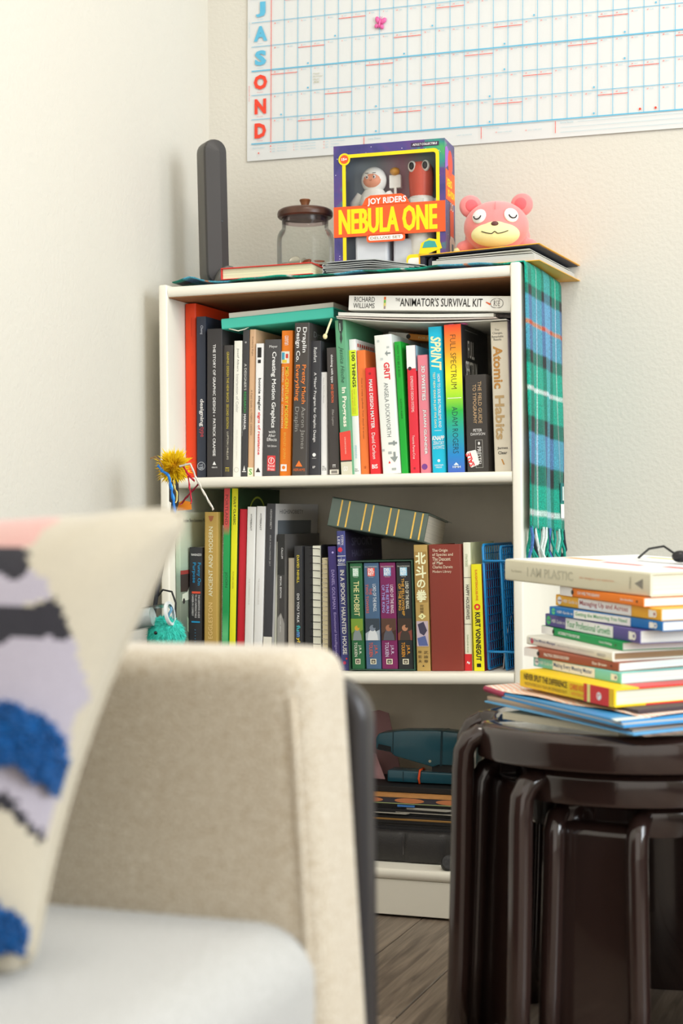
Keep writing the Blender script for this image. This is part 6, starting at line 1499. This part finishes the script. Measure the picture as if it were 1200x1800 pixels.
MB().grid(lambda u, v: (lambda p: (p[0], p[1], p[2] - .0004))(tis(u, v)), 40, 12).build('under_face', mat((120, 40, 66), .7, 'magenta_tissue'), ts, smooth='all')
mb = MB().grid(lambda u, v: (lambda p: (p[0] - .002 * math.sin(math.pi * v), p[1] - .002 * math.sin(math.pi * v), p[2] - .0075 * v))(tis(u * .14, 0)), 10, 4)
mb.build('turned_edge', mat((150, 56, 80), .7, 'magenta_tissue'), ts, smooth='all')
wt = slab('paper_strip', 'white paper tab hanging over the bright blue folders at the right', 'paper', [(.905, -.676), (.9135, -.690), (.945, -.652), (.938, -.640)], .4236, .0004, mat((206, 214, 210), .5, 'paper'))
# earphone on the top book
eb = thing('earphone', 'black earphone with its cord on top of the large cream hardback', 'earphone', on_plane(.943, -.388, .5850))
MB().ball((0, 0, .009), (.011, .009, .008), 18, 12).tube([(.004, 0, .008), (.03, -.004, .006)], [.007, .0045], 12).build('body', mat((30, 30, 32), .35, 'black_plastic'), eb, smooth='all')
MB().tube([(-.006, .0, .012), (-.024, .02, .022), (-.05, .06, .018), (-.07, .10, .006), (-.078, .13, .0018)], .0016, 8).build('cord', mat((30, 30, 32), .5, 'black_rubber'), eb, smooth='all')

# ================================================================== sofa
GAIN = 1.0
SOFA = fabric_mat((206, 197, 180), 420, .55, .10, .95, .0022, .35, c2=(170, 153, 128))
SEAT = fabric_mat((182, 182, 180), 500, .4, .06, .95, .0016, .3, c2=(160, 159, 155))
so = thing('sofa', 'cream upholstered low sofa with a dark frame panel, its arm towards the bookcase', 'sofa', (.42, -1.9, 0))
ox, oy = .42, -1.9
def soft_box(name, m_, x0, x1, y0, y1, z0, z1, r, seg=6, slope=0.0, crown=0.0, parent=so, sub=1):
    """box with rounded edges; slope pushes the front (x1) face outward towards the bottom"""
    mb = MB()
    sx, sy, sz = (x1 - x0) / 2, (y1 - y0) / 2, (z1 - z0) / 2
    c = Vector(((x0 + x1) / 2, (y0 + y1) / 2, (z0 + z1) / 2))
    N = 16
    def pt(face, u, v):
        a, b2 = u * 2 - 1, v * 2 - 1
        # denser sampling near edges
        a = math.copysign(abs(a) ** .6, a); b2 = math.copysign(abs(b2) ** .6, b2)
        p = {0: (1, a, b2), 1: (-1, -a, b2), 2: (-a, 1, b2), 3: (a, -1, b2), 4: (a, b2, 1), 5: (-a, b2, -1)}[face]
        q = Vector((p[0] * sx, p[1] * sy, p[2] * sz))
        k = Vector((max(-(sx - r), min(sx - r, q.x)), max(-(sy - r), min(sy - r, q.y)), max(-(sz - r), min(sz - r, q.z))))
        d = q - k
        if d.length > 1e-9:
            q = k + d.normalized() * r
        if crown and q.z > 0:
            q.z += crown * (1 - (q.x / sx) ** 2) * (1 - (q.y / sy) ** 2) * (q.z / sz)
        if slope and q.x > 0:
            q.x += slope * (1 - (q.z + sz) / (2 * sz)) * (q.x / sx)
        return c + q - Vector((ox, oy, 0))
    for f_ in range(6):
        mb.grid(lambda u, v, f_=f_: pt(f_, u, v), N * 2, N * 2)
    return mb.build(name, m_, parent, smooth='all', merge=True)
YA = -1.452
soft_box('arm', SOFA, .00, .8340, YA, YA + .097, .20, .5570, .022, slope=.020)
soft_box('seat_cushion', SEAT, .16, .840, -2.34, YA + .035, .185, .3650, .040, crown=.004)
soft_box('back_cushion', SEAT, .0, .18, -2.34, YA - .002, .20, .66, .05)
soft_box('base', SOFA, .01, .80, -2.36, YA - .001, .12, .19, .015)
# piping along the arm's inner front edge
pts = [(.8305 + .020 * (1 - (z - .2) / .36) * 1.0 - ox - .0085, YA - .0012 - oy + .003, z) for z in (.22, .3, .4, .48, .525)]
MB().tube(pts, .0028, 8).build('seam_piping', SOFA, so, smooth='all')
MTL = mat((50, 48, 50), .30, 'dark_metal', metal=.2, spec=.5)
o = rrect(.02 - ox, .8405 - ox, .0, .5290, .034, 8)
MB().prism(o, YA + .110 - oy, YA + .142 - oy, 1).build('side_frame', MTL, so, smooth=True, bevel=.009, bseg=4, fix=True)
MB().prism(rrect(.02 - ox, .8405 - ox, .0, .5290, .034, 8), -2.40 - oy, -2.37 - oy, 1).build('side_frame', MTL, so, smooth=True, bevel=.009, bseg=3, fix=True)
MB().box(.03 - ox, .80 - ox, -2.37 - oy, YA + .110 - oy, .10, .125).build('rail', MTL, so)
MB().box(.74 - ox, .80 - ox, YA - .002 - oy, YA + .110 - oy, .12, .205).build('arm_block', MTL, so)

# ------------------------------------------------------------------ patterned cushion
PB, PT = Vector((.7200, -1.6330, .3665)), Vector((.7810, -1.5150, .6625))
PDIR = Vector((-.95, -.29, .0)).normalized()
PWD = .46
pil = thing('throw_pillow', 'cream cushion woven with lilac, black and pink patches and tufted blue stripes, on the sofa', 'cushion', PB)
upv = PT - PB
nrm_p = PDIR.cross(upv).normalized()
if nrm_p.y > 0: nrm_p = -nrm_p
def pil_pt(s, t, side):
    """s: 0 at the right edge .. 1 at the left, t: 0 bottom .. 1 top"""
    a, b2 = 2 * s - 1, 2 * t - 1
    h = .058 * (max(0, 1 - a ** 4) * max(0, 1 - b2 ** 4)) ** .55
    bow_s = .018 * (1 - b2 ** 2)              # side edges pulled in between the corners
    bow_t = .014 * (1 - abs(a) ** 2.2)
    px_, py_ = (s - .5) * PWD, (t - .5) * upv.length
    rc = .024
    kx, ky = abs(px_) - (PWD / 2 - rc), abs(py_) - (upv.length / 2 - rc)
    if kx > 0 and ky > 0:
        f_ = max(kx, ky) / math.hypot(kx, ky)
        px_ = math.copysign(PWD / 2 - rc + kx * f_, px_); py_ = math.copysign(upv.length / 2 - rc + ky * f_, py_)
    p = PB + PDIR * (px_ + PWD / 2) + upv * (py_ / upv.length + .5)
    p += PDIR * (bow_s * -a * abs(a) ** 3)
    p += upv.normalized() * (bow_t * -b2 * abs(b2) ** 3)
    wr = .0022 * math.sin(s * 60 + t * 21) * math.exp(-((1 - t) / .16) ** 2) * math.exp(-(s / .2) ** 2)
    return p + nrm_p * (side * h + wr) - PB
# woven pattern of the cushion: outlines in cushion coordinates (s from the right edge, t from the bottom)
PAT = [
 (1, [(0.442, 1.004), (0.181, 0.98), (0.189, 0.94), (0.198, 0.875), (0.24, 0.859), (0.402, 0.846), (.9, .84), (.9, 1.0)]),
 (3, [(0.337, 0.851), (0.243, 0.871), (0.231, 0.88), (0.204, 0.87), (0.18, 0.817), (0.19, 0.795), (0.21, 0.792), (0.224, 0.812), (0.323, 0.793)]),
 (2, [(.9, .80), (0.224, 0.812), (0.21, 0.792), (0.19, 0.795), (0.18, 0.817), (0.161, 0.804), (0.135, 0.755), (0.163, 0.74), (0.209, 0.728), (.9, .72)]),
 (3, [(.9, .72), (0.209, 0.73), (0.147, 0.74), (0.13, 0.756), (0.105, 0.718), (0.082, 0.669), (0.126, 0.669), (0.17, 0.662), (0.19, 0.648), (.9, .63)]),
 (2, [(.9, .63), (0.19, 0.648), (0.17, 0.662), (0.126, 0.669), (0.081, 0.667), (0.044, 0.595), (0.031, 0.558), (0.037, 0.527), (0.031, 0.44), (.9, .44)]),
 (2, [(.9, .41), (0.133, 0.406), (0.102, 0.412), (0.052, 0.379), (0.026, 0.358), (0.027, 0.273), (0.028, 0.272), (0.057, 0.311), (0.091, 0.343), (0.121, 0.358), (.9, .36)]),
 (3, [(.9, .40), (0.121, 0.358), (0.091, 0.343), (0.057, 0.311), (0.028, 0.272), (0.03, 0.254), (0.057, 0.287), (0.09, 0.314), (0.114, 0.326), (.9, .37)]),
]
TUFT = [[(.9, .52), (0.161, 0.524), (0.134, 0.525), (0.106, 0.519), (0.067, 0.499), (0.039, 0.47), (0.021, 0.422), (0.019, 0.382), (0.023, 0.355), (0.051, 0.374), (0.076, 0.392), (0.101, 0.409), (0.122, 0.404), (0.131, 0.398), (.9, .38)],
        [(.9, .15), (0.227, 0.147), (0.069, 0.136), (0.039, 0.121), (0.020, 0.110), (0.014, 0.091), (0.012, 0.045), (0.02, 0.036), (0.042, 0.031), (0.195, 0.03), (.9, .03)]]
def inside(p, poly):
    x, y = p; c = False
    for i in range(len(poly)):
        (x1, y1), (x2, y2) = poly[i - 1], poly[i]
        if (y1 > y) != (y2 > y) and x < (x2 - x1) * (y - y1) / (y2 - y1) + x1:
            c = not c
    return c
random.seed(8)
jit = {}
def jj(i, j):
    if (i, j) not in jit: jit[(i, j)] = (random.uniform(-.005, .005), random.uniform(-.006, .006))
    return jit[(i, j)]
def pil_mat(s, t):
    dx, dy = jj(int(s * 90), int(t * 60))
    m_ = 0
    for k, poly in PAT:
        if inside((s + dx + .016 * (1 - (2 * t - 1) ** 2), t + dy), poly): m_ = k
    return m_
PM = [fabric_mat((192, 183, 164), 800, .5, .08, .95, .0016, .4), fabric_mat((196, 146, 138), 800, .5, .10, .95, .0016, .4, c2=(206, 172, 164)), fabric_mat((172, 165, 176), 800, .5, .08, .95, .0016, .4), fabric_mat((50, 48, 54), 800, .5, .2, .95, .0016, .3)]
MB().grid(lambda u, v: pil_pt(u, v, 1), 180, 120, mfn=pil_mat).build('front_cover', PM, pil, smooth='all')
MB().grid(lambda u, v: pil_pt(u, v, -1), 40, 30).build('back_cover', PM[0], pil, smooth='all')
pts = [pil_pt(0, k / 20, 0) for k in range(21)] + [pil_pt(k / 20, 1, 0) for k in range(1, 21)]
MB().tube(pts, .0022, 6).build('edge_seam', PM[0], pil, smooth='all')
BLU = fabric_mat((8, 98, 170), 520, .9, .2, .95, .003, .15, c2=(6, 60, 116))
# tufted stripes: a raised pad under a pile of short yarn loops
for q, poly in enumerate(TUFT):
    pad_ = MB()
    NS, NT = 70, 40
    t0 = min(p[1] for p in poly); t1 = max(p[1] for p in poly)
    cells = set()
    for i in range(NS):
        for j in range(NT):
            s_, t_ = .5 * (i + .5) / NS, t0 + (t1 - t0) * (j + .5) / NT
            if inside((s_ + .016 * (1 - (2 * t_ - 1) ** 2), t_), poly): cells.add((i, j))
    vid = {}
    def vv(i, j):
        if (i, j) not in vid:
            edge = sum(1 for a in (i - 1, i) for b2 in (j - 1, j) if (a, b2) not in cells)
            hgt = .002 if edge else .009 + random.uniform(-.0025, .0025)
            p = pil_pt(.5 * i / NS, t0 + (t1 - t0) * j / NT, 1) + nrm_p * hgt
            vid[(i, j)] = len(pad_.v); pad_.v.append(tuple(p))
        return vid[(i, j)]
    for (i, j) in sorted(cells):
        pad_.f.append((vv(i, j), vv(i + 1, j), vv(i + 1, j + 1), vv(i, j + 1))); pad_.m.append(0)
    pad_.build('tufted_stripe', BLU, pil, smooth='all')['label'] = 'tufted blue yarn stripe'
    yarn = MB()
    cl_ = sorted(cells)
    for k in range(1500):
        i, j = random.choice(cl_)
        s_, t_ = .5 * (i + random.random()) / NS, t0 + (t1 - t0) * (j + random.random()) / NT
        p = pil_pt(s_, t_, 1) + nrm_p * .006
        d_ = (nrm_p + Vector((random.uniform(-.7, .7), random.uniform(-.7, .7), random.uniform(-.7, .7)))).normalized()
        yarn.tube([p, p + d_ * random.uniform(.004, .007)], [.0019, .0012], 5)
    yo_ = yarn.build('yarn_pile', BLU, pil, smooth='all'); yo_['kind'] = 'stuff'

# ================================================================== cat toys beside the bookcase
bin_ = thing('toy_bin', 'grey fabric bin standing between the sofa and the bookcase, holding cat toys', 'bin', (.065, -.165, 0))
MB().lathe([(.0005, .002), (.064, .002), (.066, .006), (.074, .43), (.0745, .436), (.072, .436), (.063, .012), (.0005, .010)], 40).build('body', fabric_mat((92, 90, 86), 700, .4, .1), bin_, smooth=True)
MB().lathe([(.073, .418), (.0765, .420), (.0772, .430), (.0755, .438), (.0725, .438)], 40).build('rim', mat((70, 68, 66), .8, 'rim_cloth'), bin_, smooth=True)
MB().lathe([(.0005, .0), (.0702, .0), (.0702, .004), (.0005, .004)], 32, (0, 0, .405)).build('liner', mat((110, 108, 104), .9, 'liner'), bin_)
WY = -.150
def wp(u, v, dy=0.0):      # ribbon drawing grid in the plane y = WY, about one millimetre per unit
    return ((u - 305) * .000998 + .0994 , WY + dy, .7405 - (v - 820) * .00093)
wd = thing('cat_wand', 'cat wand with a black grip, fluffy yellow head and coloured foil ribbons, beside the bookcase', 'cat toy', (.1025, WY, .410))
def rel(p): return Vector(p) - Vector((.1025, WY, .410))
GRIP = mat((48, 48, 52), .6, 'foam_grip')
MB().tube([rel((.0450, WY, .4105)), rel((.0700, WY, .55)), rel(wp(302, 905)), rel(wp(307, 884)), rel(wp(305, 880)), rel(wp(305, 850)), rel(wp(306, 838))], [.0035, .0035, .0038, .0062, .0080, .0078, .006], 14).build('grip', GRIP, wd, smooth='all')
YF = mat((252, 186, 8), .9, 'yellow_feather', var=.1, vscale=200, gain=1.2)
random.seed(14)
fl_ = MB()
c0 = rel(wp(305, 820))
for k in range(900):
    d_ = Vector((random.gauss(0, 1), random.gauss(0, 1), random.gauss(0, 1))).normalized()
    L_ = random.uniform(.015, .027) * (1 if random.random() < .85 else 1.25)
    w_ = d_.orthogonal().normalized() * random.uniform(.0010, .0020)
    b_ = c0 + d_ * .004
    bend = Vector((random.uniform(-.3, .3), random.uniform(-.3, .3), random.uniform(-.3, .3))) * .010
    m1 = b_ + d_ * L_ * .55 + bend * .3
    fl_.add([b_ - w_ * .4, b_ + w_ * .4, m1 + w_, m1 - w_, b_ + d_ * L_ + bend], [(0, 1, 2, 3), (3, 2, 4)])
for k in range(60):       # drooping wisps at the lower left
    p = rel(wp(295 + random.uniform(-6, 4), 832 + random.uniform(-4, 6), random.uniform(-.006, .006)))
    d_ = Vector((-.8 + random.uniform(-.4, .4), random.uniform(-.3, .3), -.35 + random.uniform(-.5, .5))).normalized()
    w_ = d_.orthogonal().normalized() * .0009
    L_ = random.uniform(.008, .018)
    fl_.add([p - w_, p + w_, p + d_ * L_], [(0, 1, 2)])
f1 = fl_.build('feather_head', YF, wd); f1['kind'] = 'stuff'
MB().ball(c0, .0125, 12, 8).build('feather_core', mat((226, 168, 10), .9, 'yellow_feather'), wd, smooth='all')
def ribbon(path, w0, m_, nm='foil_ribbon'):
    mb = MB(); pts = [rel(p) for p in path]; n = len(pts)
    for i, p in enumerate(pts):
        d_ = (pts[min(n - 1, i + 1)] - pts[max(0, i - 1)]).normalized()
        side = Vector((d_.z, .35 * math.sin(i * 1.3), -d_.x)).normalized()
        hw2 = w0 * (.55 + .45 * abs(math.cos(i * .9))) / 2
        mb.v += [tuple(p - side * hw2), tuple(p + side * hw2), tuple(p + side * hw2 + Vector((0, .0004, 0))), tuple(p - side * hw2 + Vector((0, .0004, 0)))]
        if i:
            a = 4 * (i - 1); b2 = 4 * i
            for k in range(4):
                mb.f.append((a + k, a + (k + 1) % 4, b2 + (k + 1) % 4, b2 + k)); mb.m.append(0)
    return mb.build(nm, m_, wd, smooth='all')
def path(*uv):
    out = []
    for i in range(len(uv) - 1):
        for k in range(4):
            t = k / 4
            out.append(wp(uv[i][0] + (uv[i + 1][0] - uv[i][0]) * t, uv[i][1] + (uv[i + 1][1] - uv[i][1]) * t, -.022 - .002 * i))
    out.append(wp(uv[-1][0], uv[-1][1], -.022 - .002 * len(uv)))
    return out
FB = mat((44, 130, 226), .25, 'blue_foil', metal=.45); FRD = mat((190, 30, 56), .25, 'red_foil', metal=.45); FSV = mat((226, 222, 214), .22, 'silver_foil', metal=.6)
ribbon(path((287, 818), (296, 828), (308, 836), (312, 848), (316, 866), (320, 885), (323, 912)), .0058, FB)
ribbon(path((326, 821), (338, 818), (347, 817), (356, 838), (368, 860), (380, 880), (391, 897)), .0040, FSV)
ribbon(path((333, 821), (340, 832), (347, 840), (356, 848)), .0040, FRD)
ribbon(path((341, 838), (344, 858), (347, 870), (349, 886)), .0030, FRD)
ribbon(path((359, 852), (348, 864), (338, 876), (330, 887)), .0036, mat((126, 16, 40), .3, 'dark_red_foil', metal=.4))
ribbon(path((314, 845), (318, 858), (323, 868), (322, 884)), .0036, mat((226, 200, 120), .25, 'gold_foil', metal=.5))
ribbon(path((274, 806), (284, 803), (294, 812), (300, 824)), .0028, mat((150, 118, 80), .9, 'brown_feather'), 'brown_feather')
MB().add([rel(wp(306, 883, .012)), rel(wp(316, 879, .012)), rel(wp(330, 882, .012)), rel(wp(331, 895, .012)), rel(wp(305, 897, .012))], [(4, 3, 2, 1, 0)]).build('orange_tag', mat((240, 140, 30), .5, 'orange_felt'), wd)
# turquoise furry toy
ty = thing('fluffy_toy', 'turquoise fluffy toy with a small black eye, above the sofa arm beside the bookcase', 'cat toy', (.094, -.172, .4385))
TQ = mat((70, 212, 196), .95, 'turquoise_fur', var=.25, vscale=150)
random.seed(4)
MB().ball((0, 0, .030), (.028, .024, .030), 20, 12).build('body', TQ, ty, smooth='all')
fu = MB()
for k in range(3600):
    d_ = Vector((random.gauss(0, 1), random.gauss(0, 1), random.gauss(0, 1))).normalized()
    b_ = Vector((0, 0, .030)) + Vector((d_.x * .0275, d_.y * .0235, d_.z * .0295))
    if b_.z < .004: continue
    g_ = (d_ + Vector((random.uniform(-.6, .6), random.uniform(-.6, .6), -.9 + random.uniform(-.5, .5)))).normalized()
    w_ = g_.orthogonal().normalized() * .0005
    fu.add([b_ - w_, b_ + w_, b_ + g_ * random.uniform(.005, .009)], [(0, 1, 2)])
fo2 = fu.build('fur', TQ, ty); fo2['kind'] = 'stuff'
MB().ball((-.006, -.0255, .036), (.0030, .0022, .0030), 12, 8).build('eye', mat((16, 16, 18), .15, 'bead'), ty, smooth='all')
MB().tube([(.004, -.002, .058), (.008, -.004, .066), (.012, -.004, .072), (.010, -.004, .076)], .0022, 8).build('blue_cord', mat((120, 176, 210), .7, 'cord'), ty, smooth='all')
# clear plastic bottle lying across the bin
bo_ = thing('plastic_bottle', 'clear plastic bottle with a white ring cap lying on the turquoise toy', 'bottle', (.083, -.188, .5005), (R(0), R(80), R(6)))
MB().lathe([(.0005, -.050), (.0155, -.050), (.0175, -.046), (.0180, -.01), (.0175, .018), (.0150, .024), (.0150, .026)], 32).build('body', clear_mat('clear_plastic', (.92, .95, .96), .25, .08, .7), bo_, smooth='all')
MB().lathe([(.0150, .0), (.0195, .0), (.0200, .002), (.0195, .0048), (.0150, .0048)], 32, (0, 0, .0225)).build('ring_cap', mat((226, 232, 234), .3, 'white_plastic'), bo_, smooth=True)
MB().lathe([(.0005, -.044), (.0150, -.044), (.0152, -.004), (.0005, -.004)], 24).build('milky_liner', mat((206, 212, 212), .3, 'milky_plastic'), bo_, smooth=True)
cd = thing('looped_cable', 'thin black cable arching over the clear bottle beside the bookcase', 'cord', (.06, -.150, .440))
MB().tube([(-.012, .0, .0), (-.006, 0, .045), (.004, 0, .085), (.018, 0, .101), (.034, 0, .098), (.041, 0, .080), (.040, 0, .060), (.040, .0, .02), (.040, .0, .0)], .0017, 8).build('loop', mat((28, 28, 30), .5, 'black_rubber'), cd, smooth='all')
